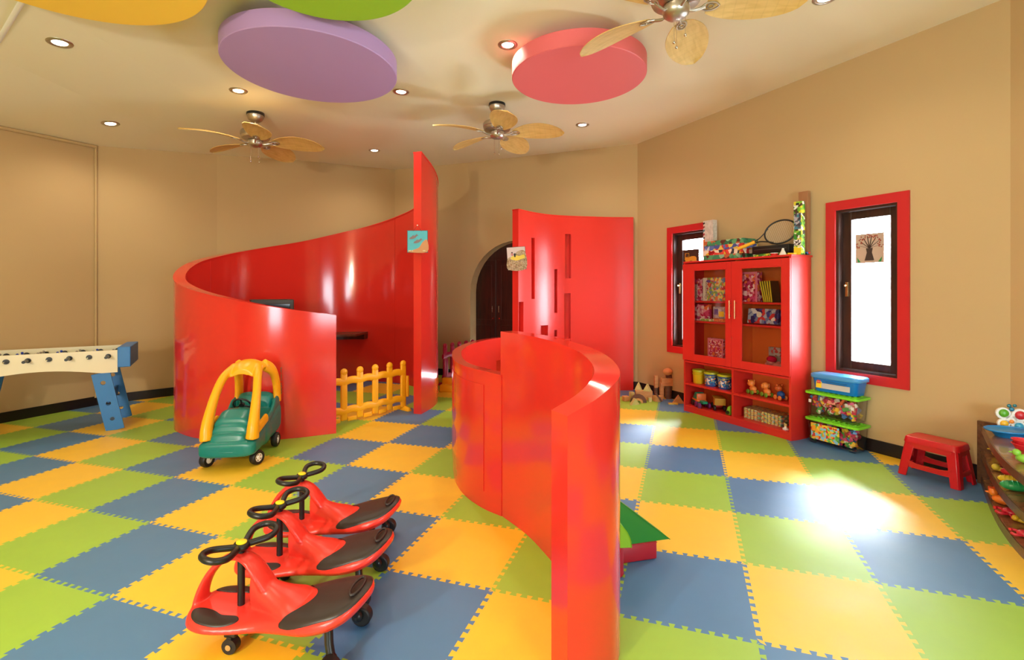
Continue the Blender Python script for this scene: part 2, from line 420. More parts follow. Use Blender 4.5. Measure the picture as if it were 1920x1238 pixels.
# thin bead in the left corner, and where the ceiling meets the left wall
b = B(); b.cyl((C1[0]+.012, C1[1]-.02, .1), (C1[0]+.012, C1[1]-.02, zc(C1[0])), .014, n=8); struct(b.build('trim_2', M_wall, smooth=60))
b = B(); b.tube([(C1[0]+.015, C1[1]-.02, zc(C1[0])-.02), (C0[0]+.02, C0[1], zc(C0[0])-.02)], .022, 8); struct(b.build('trim_3', M_wall, smooth=60))

# windows of the right wall: red architrave, dark reveal, sash, pane
M_sash = WOODMAT('dark_sash_wood', rgb(44, 24, 18), rgb(66, 36, 26), .35, stretch=(8, 8, 1))
def rbox(b, s0, s1, d0, d1, z0, z1, bev=0):
    p = [rw(s0, d0), rw(s1, d0), rw(s1, d1), rw(s0, d1)]
    c = [(p[0][i]+p[2][i])/2 for i in range(2)]+[(z0+z1)/2]
    b.box(c, (abs(s1-s0), abs(d1-d0), abs(z1-z0)), rz=math.atan2(UR.y, UR.x), bev=bev)
def frame(b, s0, s1, z0, z1, w, d0, d1):
    rbox(b, s0, s0+w, d0, d1, z0, z1); rbox(b, s1-w, s1, d0, d1, z0, z1)
    rbox(b, s0+w, s1-w, d0, d1, z1-w, z1); rbox(b, s0+w, s1-w, d0, d1, z0, z0+w)
def window(k, W, ow):
    s0, s1, z0, z1 = W
    b = B(); e = .012; frame(b, s0-ow, s1+ow, z0-ow, z1+ow, ow+.002, .0, .022)
    t = struct(b.build('window_%d' % k, M_redtrim))
    b = B(); frame(b, s0+.001, s1-.001, z0+.001, z1-.001, .022, -.15, -.004); b.build('reveal_lining', M_sash, t)
    b = B(); frame(b, s0+.024, s1-.024, z0+.024, z1-.024, .075, -.125, -.075); b.build('sash', M_sash, t, bev=.003)
    b = B(); rbox(b, s0+.09, s1-.09, -.103, -.097, z0+.09, z1-.09); b.build('window_pane', GLASS('window_glass'), t)
    b = B(); zz = z0+.72; rbox(b, s1-.075, s1-.055, -.075, -.055, zz, zz+.14); rbox(b, s1-.07, s1-.06, -.06, -.02, zz+.10, zz+.115)
    b.build('window_catch', P('brass', rgb(170, 140, 90), .3, metal=1), t)
    return t
window(1, W1, .085); window(2, W2, .085)
for (x0, x1) in ((C7[0]+4.7, C7[0]+5.8), (C7[0]+8.4, C7[0]+10.4)):  # unseen rear windows; the right one is added for cool daylight
    b = B()
    for (u0, u1, z0, z1) in ((x0, x0+.05, .65, 2.0), (x1-.05, x1, .65, 2.0), (x0+.05, x1-.05, .65, .70), (x0+.05, x1-.05, 1.95, 2.0)):
        b.box(((u0+u1)/2, -1.76, (z0+z1)/2), (u1-u0, .06, z1-z0))
    wr = struct(b.build('window_3' if x0 < 0 else 'window_4', M_sash))
    b = B(); b.box(((x0+x1)/2, -1.77, 1.325), (x1-x0-.09, .006, 1.26)); b.build('window_pane', GLASS('dimming_window_glass', (.62, .63, .63, 1)), wr)  # pane tint added to dim the daylight from behind
# daylight: portals in the window openings, plus the light of the rear windows
area('window_portal', rw((W1[0]+W1[1])/2, -.17, 1.48), W1[1]-W1[0], 1.5, rw((W1[0]+W1[1])/2, 2, 1.48), 1, (1, 1, 1), True)
area('window_portal', rw((W2[0]+W2[1])/2, -.17, 1.48), W2[1]-W2[0], 1.5, rw((W2[0]+W2[1])/2, 2, 1.48), 1, (1, 1, 1), True)
area('window_portal', (C7[0]+5.25, -1.86, 1.32), 1.1, 1.35, (C7[0]+5.25, 2, 1.32), 1, (1, 1, 1), True)
area('window_portal', (C7[0]+9.4, -1.86, 1.32), 2.0, 1.35, (C7[0]+9.4, 2, 1.32), 1, (1, 1, 1), True)

# recessed downlights
M_lamp = P('lamp_glow', rgb(255, 236, 205), .5, emit=(1, .82, .6, 1), estr=14)
DL = [((112, 80), 'recessed downlight nearest the yellow ceiling disc'), ((447, 170), 'recessed downlight beside the left end of the purple disc'),
      ((207, 232), 'recessed downlight near the back left wall corner'), ((702, 282), 'recessed downlight above the tall red spiral partition'),
      ((752, 172), 'recessed downlight just beyond the right end of the purple disc'), ((952, 84), 'recessed downlight shining on the rim of the pink disc'),
      ((1092, 234), 'recessed downlight right of the middle ceiling fan'), ((1548, -4), 'recessed downlight at the top edge, right of the near fan'),
      ((640, -330), 'recessed downlight behind the green ceiling disc'), ((1500, -600), 'recessed downlight over the play floor near the camera')]
def ceil_at(px, py):
    z = 3.6
    for _ in range(6): Y = F*(z-H)/(YC-py); X = (px-960)/F*Y; z = zc(X)
    return X, Y, z
first = None
for (px, py), lab in DL:
    X, Y, z = ceil_at(px, py)
    tilt = -math.atan(zslope(X))
    if first is None:
        t = thing('downlight', lab, 'ceiling light', (X, Y, z), ry=tilt, group='recessed downlights in the ceiling'); first = t
        b = B(); b.lathe([(.052, -.001), (.060, -.009), (.075, -.010), (.088, -.004), (.09, .002)], 24); b.build('bezel', M_steel, t, smooth=60)
        b = B(); b.lathe([(0, -.004), (.035, -.006), (.052, -.003), (.054, .002)], 20); b.build('lamp', M_lamp, t, smooth=60)
    else:
        dup(first, (X, Y, z), 0, lab).rotation_euler.y = tilt
    l = bpy.data.lights.new('downlight_beam', 'SPOT'); l.energy = 42; l.spot_size = R(150); l.spot_blend = .8; l.color = (1, .84, .66); l.shadow_soft_size = .05
    o = link(bpy.data.objects.new('downlight_beam', l)); o.location = (X, Y, z-.03)
# ================================================================= red partitions
def curved(name, path, th, slots=(), niche=None, side=1, mat=None, zbase=0.0, parent=None):
    """wall following path [(x, y, ztop)], thickened to `side`; slots = (s0, s1, z0, z1) in arc length; niche = depth of the slots, None = through"""
    S = [0]
    for a, c in zip(path, path[1:]): S.append(S[-1]+math.hypot(c[0]-a[0], c[1]-a[1]))
    def at(s):
        for k in range(len(S)-1):
            if s <= S[k+1]+1e-9: break
        t = (s-S[k])/(S[k+1]-S[k]); return [path[k][i]+(path[k+1][i]-path[k][i])*t for i in range(3)]
    def tan(s):
        a, c = at(max(0, s-.04)), at(min(S[-1], s+.04)); d = Vector((c[0]-a[0], c[1]-a[1])); return d.normalized()
    cuts = sorted(set([round(x, 4) for x in S]+[round(q, 4) for sl in slots for q in sl[:2]]))
    zs = sorted({q for sl in slots for q in sl[2:]})
    b = B(); V = {}
    def v(s, zi, o):
        k = (s, zi, o)
        if k not in V:
            x, y, zt = at(s); t = tan(s); n = Vector((-t.y, t.x))*side*o
            z = zbase if zi == 0 else (zt if zi == 'T' else zi)
            V[k] = b.bm.verts.new((x+n.x, y+n.y, z))
        return V[k]
    rows = [0]+zs+['T']
    def ish(a, c, d, e):
        m = (a+c)/2
        return any(sl[0]-1e-4 < m < sl[1]+1e-4 and d != 'T' and e != 'T' and sl[2]-1e-6 <= d and e <= sl[3]+1e-6 for sl in slots if d != 0)
    bk = th if niche is None else niche
    for a, c in zip(cuts, cuts[1:]):
        for d, e in zip(rows, rows[1:]):
            if ish(a, c, d, e):
                if niche is not None: b.bm.faces.new((v(a, d, bk), v(c, d, bk), v(c, e, bk), v(a, e, bk)))
                else: continue
            else: b.bm.faces.new((v(a, d, 0), v(c, d, 0), v(c, e, 0), v(a, e, 0)))
            if niche is None: b.bm.faces.new((v(a, d, th), v(a, e, th), v(c, e, th), v(c, d, th)))
        if niche is not None: b.bm.faces.new((v(a, 0, th), v(a, 'T', th), v(c, 'T', th), v(c, 0, th)))
        b.bm.faces.new((v(a, 'T', 0), v(c, 'T', 0), v(c, 'T', th), v(a, 'T', th))); b.bm.faces.new((v(a, 0, 0), v(a, 0, th), v(c, 0, th), v(c, 0, 0)))
    for s in (cuts[0], cuts[-1]):
        if niche is None:
            for d, e in zip(rows, rows[1:]): b.bm.faces.new((v(s, d, 0), v(s, e, 0), v(s, e, th), v(s, d, th)))
        else: b.bm.faces.new([v(s, r, 0) for r in rows]+[v(s, 'T', th), v(s, 0, th)])
    for s0, s1, z0, z1 in slots:
        s0, s1 = round(s0, 4), round(s1, 4)
        zz = [z for z in zs if z0 <= z <= z1]; cc = [s for s in cuts if s0 <= s <= s1]
        for s in (s0, s1):
            for d, e in zip(zz, zz[1:]): b.bm.faces.new((v(s, d, 0), v(s, e, 0), v(s, e, bk), v(s, d, bk)))
        for z in (z0, z1):
            for a, c in zip(cc, cc[1:]): b.bm.faces.new((v(a, z, 0), v(c, z, 0), v(c, z, bk), v(a, z, bk)))
    o = b.build(name, mat or M_red, parent, smooth=35)
    return o, at, tan, S
def capstrip(path, th, side, parent, lip=.006, h=.012, mat=None, name='top_edge', z=None):
    b = B(); secs = []
    for i, p in enumerate(path):
        a, c = path[max(i-1, 0)], path[min(i+1, len(path)-1)]; t = Vector((c[0]-a[0], c[1]-a[1])).normalized(); n = Vector((-t.y, t.x))*side
        q0 = Vector(p[:2])-n*lip; q1 = Vector(p[:2])+n*(th+lip); zt = p[2]+.001
        secs.append([(q0.x, q0.y, zt-h), (q1.x, q1.y, zt-h), (q1.x, q1.y, zt+.003), (q0.x, q0.y, zt+.003)])
    b.loft(secs); return b.build(name, mat or M_red, parent, smooth=40)
def seam(at, tan, s, side_off, z0, parent, w=.006, name='panel_joint'):
    x, y, zt = at(s); t = tan(s); n = Vector((-t.y, t.x)); c = Vector((x, y))+n*side_off
    b = B(); b.box((c.x, c.y, (z0+zt-.02)/2), (w, .006, zt-.02-z0), rz=math.atan2(t.y, t.x)); return b.build(name, M_red, parent)
# A: the tall spiral at the left (points run from its low front end round to the tall end by the arch; outside face)
PA = [(-1.82, 4.97, 1.22), (-2.24, 4.785, 1.29), (-2.66, 4.70, 1.37), (-3.12, 4.79, 1.46), (-3.45, 4.98, 1.54), (-3.66, 5.19, 1.62), (-3.85, 5.55, 1.73), (-3.97, 6.0, 1.85),
      (-3.97, 6.6, 1.98), (-3.76, 7.15, 2.11), (-3.37, 7.58, 2.24), (-2.87, 7.87, 2.40), (-2.35, 7.95, 2.53), (-1.85, 7.80, 2.65), (-1.42, 7.45, 2.75), (-1.13, 6.98, 2.86),
      (-1.0, 6.5, 2.95), (-1.0, 6.1, 3.04), (-1.085, 5.74, 3.14)]
PA = spline(PA, 4)
A, atA, tanA, SA = curved('spiral_partition', PA, .10, side=-1)
tag(A, 'glossy red curved partition wall whose sloping top sweeps up to a tall end, behind the toy car', 'partition')
capstrip(PA, .10, -1, A)
for s in (.55, 3.1, 5.0, 6.35, 7.6): seam(atA, tanA, SA[-1]*0+s, -.101, .02, A)
# C: low ring wall and the taller S wall in front
z1 = .93
PL = spline([(-.07, 3.138, z1-.01), (-.2, 3.257, z1), (-.335, 3.45, z1), (-.435, 3.70, z1), (-.498, 4.03, z1), (-.53, 4.4, z1), (-.49, 4.85, z1), (-.36, 5.3, z1), (-.12, 5.65, z1), (.2, 5.8, z1), (.5, 5.7, z1), (.66, 5.45, z1)], 5)
Lr, atL, tanL, SL = curved('low_ring_partition', PL, .07, slots=[(2.56, 2.64, .52, .68)], side=-1)
tag(Lr, 'low red curved wall with a flat top, curling round at the left of the front partition', 'partition')
capstrip(PL, .07, -1, Lr, lip=.004, h=.010)
# raised access panel on its outer face
b = B(); secs = []
for k in range(13):
    s = .16+k*.075; x, y, _ = atL(s); t = tanL(s); n = Vector((-t.y, t.x))
    p0 = Vector((x, y))+n*.0005; p1 = Vector((x, y))+n*.006
    secs.append([(p0.x, p0.y, .12), (p1.x, p1.y, .12), (p1.x, p1.y, .84), (p0.x, p0.y, .84)])
b.loft(secs); b.build('access_panel', M_red, Lr, smooth=40)
PS = spline([(-.075, 3.155, 1.208), (.09, 2.90, 1.205), (.21, 2.63, 1.2), (.305, 2.38, 1.185), (.345, 2.15, 1.165), (.338, 1.98, 1.13), (.262, 1.895, 1.07), (.15, 1.829, 1.02)], 6)
Sw, atS, tanS, SS = curved('front_partition', PS, .105, side=1)
tag(Sw, 'red curved partition with a wide top and a flat end, nearest to the camera', 'partition')
# D: the panel with slots, by the arch
zD = 2.565
PD = spline([(.085, 6.38, zD), (.36, 6.72, zD), (.68, 6.93, zD), (1.2, 7.06, zD), (1.50, 7.11, zD), (1.80, 7.12, zD)], 8)
_t = [0]
for a, c in zip(PD, PD[1:]): _t.append(_t[-1]+math.hypot(c[0]-a[0], c[1]-a[1]))
def slotD(px0, px1, y0, y1):
    def s_at(px):
        k = (px-960)/F
        for i in range(len(PD)-1):
            f0, f1 = PD[i][0]-k*PD[i][1], PD[i+1][0]-k*PD[i+1][1]
            if f0 <= 0 <= f1: t = -f0/(f1-f0); return _t[i]+(_t[i+1]-_t[i])*t, PD[i][1]+(PD[i+1][1]-PD[i][1])*t
        return 0.03, PD[0][1]
    a, Ya = s_at(px0); c, Yc = s_at(px1); Y = (Ya+Yc)/2
    return (a, c, H+(YC-y1)*Y/F, H+(YC-y0)*Y/F)
SLD = [slotD(*q) for q in ((996.5, 1002.5, 446, 561), (1059.5, 1070.5, 439, 522), (1039.5, 1045, 505, 587), (1058, 1070, 550, 645), (972.5, 981.5, 566, 640), (1013, 1027.5, 610, 632), (1039.5, 1044.5, 619, 640))]
Dp, atD, tanD, SD = curved('slotted_partition', PD, .10, slots=SLD, niche=.08, side=1, mat=M_redrough)
tag(Dp, 'red curved panel with tall narrow slots cut in it, in front of the arch wall', 'partition')
capstrip(PD, .10, 1, Dp, lip=.004)
# wooden wardrobe behind the arch
LAx = Vector((C3[0]-C4[0], C3[1]-C4[1], 0)).normalized(); NAx = Vector((-LAx.y, LAx.x, 0))   # NAx into the room
wc = Vector((C4[0], C4[1], 0))+LAx*(AS0+AS1)/2-NAx*.24
rzA = math.atan2(LAx.y, LAx.x)
t = thing('wardrobe', 'dark brown wooden wardrobe filling the arched recess', 'wardrobe', wc, rzA)
b = B(); b.box((0, -.27, 1.22), (2.0, .5, 2.44)); b.build('carcass', M_darkwood, t)
for k in range(4):
    x = -.72+k*.48
    d = (lambda: (B().box((x, -.005, 1.02), (.455, .024, 1.98), bev=.003)))().build('door', M_darkwood, t)
    b = B()
    for zz, hh in ((1.45, .95), (.5, .75)):
        for (cx, cz, sx, sz) in ((x-.15, zz, .012, hh), (x+.15, zz, .012, hh), (x, zz+hh/2, .31, .012), (x, zz-hh/2, .31, .012)):
            b.box((cx, .010, cz), (sx, .012, sz))
    b.build('door_moulding', M_darkwood, d)
    hx = x+(.18 if k % 2 == 0 else -.18)
    b = B(); b.tube([(hx, .008, 1.10), (hx, .035, 1.11), (hx, .035, 1.21), (hx, .008, 1.22)], .006, 8); b.build('handle', M_chrome, d, smooth=50)
    b = B(); b.cyl((hx, .006, 1.0), (hx, .012, 1.0), .012, n=12); b.build('lock_plate', M_chrome, d, smooth=50)
# counter and television inside the spiral
t = thing('wall_counter', 'dark wooden counter fixed inside the red spiral partition', 'counter', (0, 0, 0))
b = B(); inner = []
pin = [p for p in PA if p[1] > 6.1 and p[0] < -2.3 and p[0] > -5]
outl = []; inl = []
for p in pin:
    c = Vector((-2.45, 6.4)); d = (c-Vector(p[:2])).normalized(); q = Vector(p[:2])+d*.108; r = Vector(p[:2])+d*.62
    outl.append((q.x, q.y)); inl.append((r.x, r.y))
b.prism(outl+inl[::-1], .78, .81); b.build('top_board', WOODMAT('counter_wood', rgb(84, 34, 20), rgb(110, 48, 26), .4), t)
b = B(); b.prism([((o[0]+i[0]*.0)+0, o[1]) for o, i in zip(outl, inl)]+[(o[0]*.7+i[0]*.3, o[1]*.7+i[1]*.3) for o, i in zip(outl, inl)][::-1], .70, .779); b.build('bearer', M_darkwood, t)
t = thing('television', 'black box television showing above the low end of the spiral partition', 'television', (-3.28, 6.55, .8105), R(30))
b = B(); b.box((0, 0, .30), (.52, .42, .50), bev=.012); b.build('casing', P('television_grey', rgb(58, 60, 52), .4), t)
b = B(); b.box((0, -.212, .31), (.42, .012, .36), bev=.004); b.build('screen', P('television_screen', rgb(14, 16, 16), .08), t)
b = B(); b.box((0, 0, .025), (.34, .3, .05)); b.build('foot', M_black, t)
# ================================================================= ceiling discs and fans
def disc(lab, col, cx, cy, r, zb=3.44, th=.14):
    cx, cy, r = cx*1.0766, cy*1.0766, r*1.0766
    t = thing('ceiling_disc', lab, 'ceiling disc', (cx, cy, 0), group='coloured discs hanging under the ceiling')
    b = B(); n = 96; zt = zb+th
    b.lathe([(0, zb), (r-.006, zb), (r, zb+.006), (r, zt-.004), (r-.004, zt), (0, zt)], n); b.build('disc_panel', P('disc_%s' % lab.split()[1], col, .5, var=.015, scale=2), t, smooth=40)
    b = B(); top = zc(cx)+.05; b.cyl((0, 0, zt-.01), (0, 0, top), r*.66, n=64); b.build('spacer', P('disc_%s' % lab.split()[1], col), t, smooth=40)
disc('round yellow disc at the top left corner of the ceiling', rgb(250, 206, 74), -2.52, 2.52, .785)
disc('round purple disc, the largest one fully in view', rgb(176, 144, 196), -1.65, 3.985, .675)
disc('round green disc at the top edge of the ceiling', rgb(146, 192, 50), -1.08, 2.69, .56)
disc('round pink disc beside the near ceiling fan', rgb(226, 106, 110), .57, 4.13, .57)

def LEAFMAT():
    m = WOODMAT('fan_leaf', rgb(206, 168, 92), rgb(222, 186, 112), .5, scale=2, stretch=(3, 14, 3))
    n = m.node_tree.nodes; l = m.node_tree.links
    w_ = n.new('ShaderNodeTexWave'); w_.inputs['Scale'].default_value = 5; w_.inputs['Distortion'].default_value = 2; w_.inputs['Detail'].default_value = 1
    tc = n.new('ShaderNodeTexCoord'); l.new(tc.outputs['Object'], w_.inputs[0])
    cr = n.new('ShaderNodeValToRGB'); cr.color_ramp.elements[0].position = 0; cr.color_ramp.elements[0].color = (.55, .5, .45, 1); cr.color_ramp.elements[1].position = .07; cr.color_ramp.elements[1].color = (1, 1, 1, 1)
    l.new(w_.outputs['Fac'], cr.inputs[0])
    b = n['Principled BSDF']; src = b.inputs['Base Color'].links[0].from_socket
    mx = n.new('ShaderNodeMix'); mx.data_type = 'RGBA'; mx.blend_type = 'MULTIPLY'; mx.inputs[0].default_value = .05
    l.new(src, mx.inputs[6]); l.new(cr.outputs[0], mx.inputs[7]); l.new(mx.outputs[2], b.inputs['Base Color'])
    return m
def make_fan(lab, X, Y, zt, a0, drop=.42, pitch=-15):
    t = thing('ceiling_fan', lab, 'ceiling fan', (X, Y, zt), group='leaf bladed ceiling fans')
    b = B(); b.cyl((0, 0, -.028), (0, 0, .012), .098, .098, n=28); b.build('mounting_ring', M_black, t, smooth=40)
    b = B(); b.lathe([(0, -.0285), (.094, -.0285), (.092, -.05), (.075, -.085), (.045, -.108), (0, -.11)], 28); b.build('canopy', M_steel, t, smooth=40)
    b = B(); b.cyl((0, 0, -.185), (0, 0, -.10), .014, n=12); b.build('down_rod', M_steel, t, smooth=40)
    zm = -drop
    b = B(); b.lathe([(0, -.17), (.035, -.175), (.05, -.205), (.12, -.215), (.155, -.225), (.165, -.24), (.165, -.275), (.158, -.28), (.158, -.295), (.150, -.31), (.11, -.325), (.07, -.335), (0, -.335)], 36)
    b.build('motor_housing', M_steel, t, smooth=40)
    b = B(); b.lathe([(0, -.33), (.085, -.336), (.088, -.36), (.082, -.385), (.06, -.405), (.03, -.414), (0, -.416)], 28); b.build('switch_housing', M_steel, t, smooth=50)
    for k, (x, y, L) in enumerate(((.05, -.03, .13), (-.03, -.05, .19), (.02, .05, .17))):
        b = B(); b.cyl((x, y, -.40), (x, y, -.40-L), .0015, n=6); c = b.build('pull_chain', M_chrome, t)
        b = B(); b.sph((x, y, -.40-L-.006), .010, 12); b.build('chain_knob', M_chrome, c, smooth=60)
    leaf = None
    for k in range(5):
        a = R(a0+72*k)
        if leaf is None:
            L, W = .60, .150; N, K = 18, 6; b = B(); rows = []
            for i in range(N+1):
                u = i/N; hw = W*max(0, 1-(2*(u*.93+.07)**1.12-1)**2)**.62+.003
                zz = .018*math.sin(math.pi*u)-.03*u*u
                rows.append([(.19+L*u, hw*(2*j/K-1), zz-.010*(2*j/K-1)**2) for j in range(K+1)])
            vv = [[b.bm.verts.new(q) for q in r_] for r_ in rows]
            v2 = [[b.bm.verts.new((q[0], q[1], q[2]+.006)) for q in r_] for r_ in rows]
            for i in range(N):
                for j in range(K):
                    b.bm.faces.new((vv[i][j], vv[i+1][j], vv[i+1][j+1], vv[i][j+1])); b.bm.faces.new((v2[i][j], v2[i][j+1], v2[i+1][j+1], v2[i+1][j]))
                b.bm.faces.new((vv[i][0], v2[i][0], v2[i+1][0], vv[i+1][0])); b.bm.faces.new((vv[i][K], vv[i+1][K], v2[i+1][K], v2[i][K]))
            for i in (0, N):
                for j in range(K): b.bm.faces.new((vv[i][j], vv[i][j+1], v2[i][j+1], v2[i][j]))
            leaf = b.build('blade', LEAFMAT(), t, smooth=50)
            b = B()
            b.tube(spline([(.06, 0, -.02), (.10, 0, -.03), (.14, 0, -.022), (.18, 0, -.008)], 4), .010, 8)
            for s in (-1, 1): b.tube(spline([(.15, 0, -.014), (.19, .03*s, -.010), (.24, .028*s, -.008), (.27, 0, -.006)], 5), .006, 6)
            b.tube([(.215+.018*math.cos(q*math.pi/5), .018*math.sin(q*math.pi/5), -.009) for q in range(10)], .005, 6, closed=True)
            br = b.build('blade_bracket', M_steel, leaf, smooth=60); bl = leaf
        else:
            bl = dup(leaf, parent=t)
        bl.location = (0, 0, -.345); bl.rotation_euler = (R(pitch), 0, a); bl.rotation_mode = 'XYZ'
    return t
make_fan('nearest ceiling fan, cut by the top edge of the photo', 1.08, 3.16, 3.68, -10)
make_fan('nickel ceiling fan with leaf blades left of centre, above the spiral partition', -3.10, 5.80, zc(-3.1), 12, pitch=-15)
make_fan('nickel ceiling fan with leaf blades in the middle, above the arched wall', -.176, 5.66, 3.68, -8)
# ================================================================= toys on the left
from mathutils.bvhtree import BVHTree
def bake(o, voxel=None, smooth=4, sub=0):
    """fuse the overlapping shapes of one part into a single smooth skin"""
    if voxel:
        m = o.modifiers.new('r', 'REMESH'); m.mode = 'VOXEL'; m.voxel_size = voxel; m.use_smooth_shade = True
        s = o.modifiers.new('s', 'SMOOTH'); s.factor = .6; s.iterations = smooth
    dg = bpy.context.evaluated_depsgraph_get(); dg.update()
    me = bpy.data.meshes.new_from_object(o.evaluated_get(dg)); o.modifiers.clear(); old = o.data; o.data = me; bpy.data.meshes.remove(old); me.name = o.name
    for p in me.polygons: p.use_smooth = True
    return o
def bvh(o):
    me = o.data; return BVHTree.FromPolygons([v.co.copy() for v in me.vertices], [list(p.vertices) for p in me.polygons])
def pad(name, outline, tree, mat, parent, off=.003, rings=8, up=True, axis=None):
    """thin pad lying on the skin below a smooth outline [(x, y)]"""
    cx = sum(p[0] for p in outline)/len(outline); cy = sum(p[1] for p in outline)/len(outline); b = B(); prev = None; last = .2
    def drop(x, y, o):
        nonlocal last
        h = tree.ray_cast(Vector((x, y, 1)), Vector((0, 0, -1)))
        if h[0] is not None: last = h[0].z
        return (x, y, last+o)
    c = b.bm.verts.new(drop(cx, cy, off)); n = len(outline)
    for r_ in range(1, rings+2):
        f = min(r_/rings, 1.0); o = off if r_ <= rings else -.002
        ring = [b.bm.verts.new(drop(cx+(x-cx)*f, cy+(y-cy)*f, o if r_ < rings or r_ > rings else off*.8)) for x, y in outline]
        for k in range(n):
            if prev is None: b.bm.faces.new((c, ring[k], ring[(k+1) % n]))
            else: b.bm.faces.new((prev[k], ring[k], ring[(k+1) % n], prev[(k+1) % n]))
        prev = ring
    return b.build(name, mat, parent, smooth=70)
def ringsec(x, hw, zb, zt, n=20, e=.75, ztopflat=1.0):
    pts = []; zm = (zb+zt)/2; h = (zt-zb)/2
    for k in range(n):
        a = 2*math.pi*k/n; c, s = math.cos(a), math.sin(a)
        y = hw*math.copysign(abs(c)**e, c); z = zm+h*math.copysign(abs(s)**e, s)
        if s < 0: y *= 1-.35*(-s)
        pts.append((x, y, z))
    return pts
M_swred = P('swing_car_red', rgb(238, 58, 46), .3, var=.03, scale=8)
M_swseat = P('swing_car_seat', rgb(44, 36, 34), .42, var=.15, scale=10, bump=.04, bscale=40)
M_rubber = P('black_rubber', rgb(24, 24, 25), .5)
M_hub = P('hub_grey', rgb(150, 142, 134), .4)
def swing_car(lab):
    t = thing('swing_car', lab, 'ride-on toy', group='red wiggle ride-on cars parked in a row')
    b = B()
    H_ = spline([(.385, .02, .115, .150), (.372, .075, .10, .162), (.33, .125, .09, .168), (.25, .145, .088, .162), (.15, .130, .088, .155), (.05, .115, .09, .165), (-.05, .130, .095, .188),
                 (-.15, .155, .105, .212), (-.24, .162, .128, .232), (-.31, .140, .16, .25), (-.355, .095, .20, .262), (-.385, .03, .235, .262)], 3)
    b.loft([ringsec(*q) for q in H_])
    b.loft([ringsec(x, hw, .12, z, e=.9) for x, hw, z in spline([(.13, .030, .33), (.10, .040, .295), (.05, .056, .262), (-.01, .080, .236), (-.06, .105, .220), (-.10, .10, .205)], 3)])
    pts = spline([(.37, 0, .14), (.358, 0, .205), (.325, 0, .275), (.27, 0, .335), (.20, 0, .362), (.145, 0, .345), (.10, 0, .295), (.06, 0, .24)], 4)
    rad = [.050-.018*math.sin(math.pi*min(1, i/(len(pts)*.8))) for i in range(len(pts))]
    b.tube(pts, .03, 12, rad=rad, sq=(1, .42))
    body = bake(b.build('body', M_swred, t), .0055, 5)
    tr = bvh(body)
    o = spline([(-.125, .0), (-.115, .035), (-.085, .075), (-.035, .118), (-.07, .136), (-.13, .148), (-.20, .148), (-.28, .135), (-.335, .085), (-.358, 0), (-.335, -.085), (-.28, -.135), (-.20, -.148), (-.13, -.148), (-.07, -.136), (-.035, -.118), (-.085, -.075), (-.115, -.035)], 4, True)
    o = [(x-.02, y) for x, y in o]
    pad('seat_pad', o, tr, M_swseat, t, .005, 16)
    b = B(); b.tube([(-.325+.02*math.cos(a*math.pi/8), .062*math.sin(a*math.pi/8), .262+.004) for a in range(16)], .006, 6, closed=True); b.build('seat_grip', M_swseat, t, smooth=70)
    for s in (-1, 1):
        o = [(x, y*s) for x, y in spline([(.345, .062), (.30, .055), (.255, .062), (.215, .075), (.16, .070), (.135, .088), (.16, .112), (.22, .128), (.29, .122), (.335, .095)], 4, True)]
        if s < 0: o = o[::-1]
        pad('foot_pad', o, tr, M_swseat, t, .004, 8)
    b = B(); b.cyl((.185, 0, .14), (.185, 0, .40), .0145, n=16); b.build('steering_column', M_black, t, smooth=40)
    st = link(bpy.data.objects.new('steering_wheel', None), t); st.location = (.185, 0, .405); st.rotation_euler = (0, R(8), R(12)); bpy.data.objects.remove(st)
    MW = Matrix.Translation((.185, 0, .402)) @ Euler((0, R(-6), R(-18))).to_matrix().to_4x4()
    b = B()
    for s in (-1, 1):
        loop = spline([(.0, .022*s, 0), (.026, .050*s, .004), (.052, .100*s, .012), (.038, .142*s, .018), (0, .156*s, .020), (-.038, .142*s, .018), (-.052, .100*s, .012), (-.026, .050*s, .004)], 5, True)
        b.tube(loop, .0135, 10, closed=True, M=MW)
    b.lathe([(0, -.012), (.03, -.010), (.034, 0), (.028, .012), (0, .014)], 20, M=MW)
    wheel = b.build('steering_wheel', M_black, t, smooth=70)
    b = B(); b.lathe([(.0, .0145), (.021, .0145), (.021, .018), (.016, .021), (0, .022)], 20, M=MW); b.build('wheel_badge', P('swing_yellow', rgb(238, 210, 20), .4), wheel, smooth=50)
    for s in (-1, 1):
        b = B(); b.tube([(-.245, .09*s, .16), (-.255, .105*s, .10), (-.27, .118*s, .060)], .017, 10); b.sph((-.27, .120*s, .054), .025, 12, (1, .8, 1)); b.build('wheel_strut', M_black, t, smooth=60)
        b = B(); b.cyl((-.28, .130*s, .042), (-.28, .172*s, .042), .042, n=24); w_ = b.build('rear_wheel', M_rubber, t, smooth=40, bev=.007)
        b = B(); b.cyl((-.28, .165*s, .042), (-.28, .1755*s, .042), .014, n=16); b.build('hub_cap', M_hub, w_, smooth=40)
    b = B(); b.box((.185, 0, .075), (.05, .15, .022), bev=.006); b.cyl((.185, 0, .06), (.185, 0, .10), .03, n=16); b.build('front_axle_plate', M_black, t, smooth=40)
    for s in (-1, 1):
        b = B(); b.cyl((.185, .045*s, .031), (.185, .078*s, .031), .031, n=20); b.box((.185, .062*s, .05), (.02, .03, .04)); w_ = b.build('front_wheel', M_rubber, t, smooth=40)
        b = B(); b.cyl((.185, .0785*s, .031), (.185, .083*s, .031), .012, n=12); b.build('wheel_bolt', M_chrome, w_, smooth=40)
    return t
sw = swing_car('red wiggle car nearest the camera, front one of the row of three')
sw.location = (-.955, 2.0, 0); sw.rotation_euler.z = R(174)
dup(sw, (-.975, 2.39, 0), R(178), 'middle one of the three red wiggle cars parked side by side')
dup(sw, (-1.03, 2.775, 0), R(180), 'red wiggle car at the back of the row, farthest from the camera')

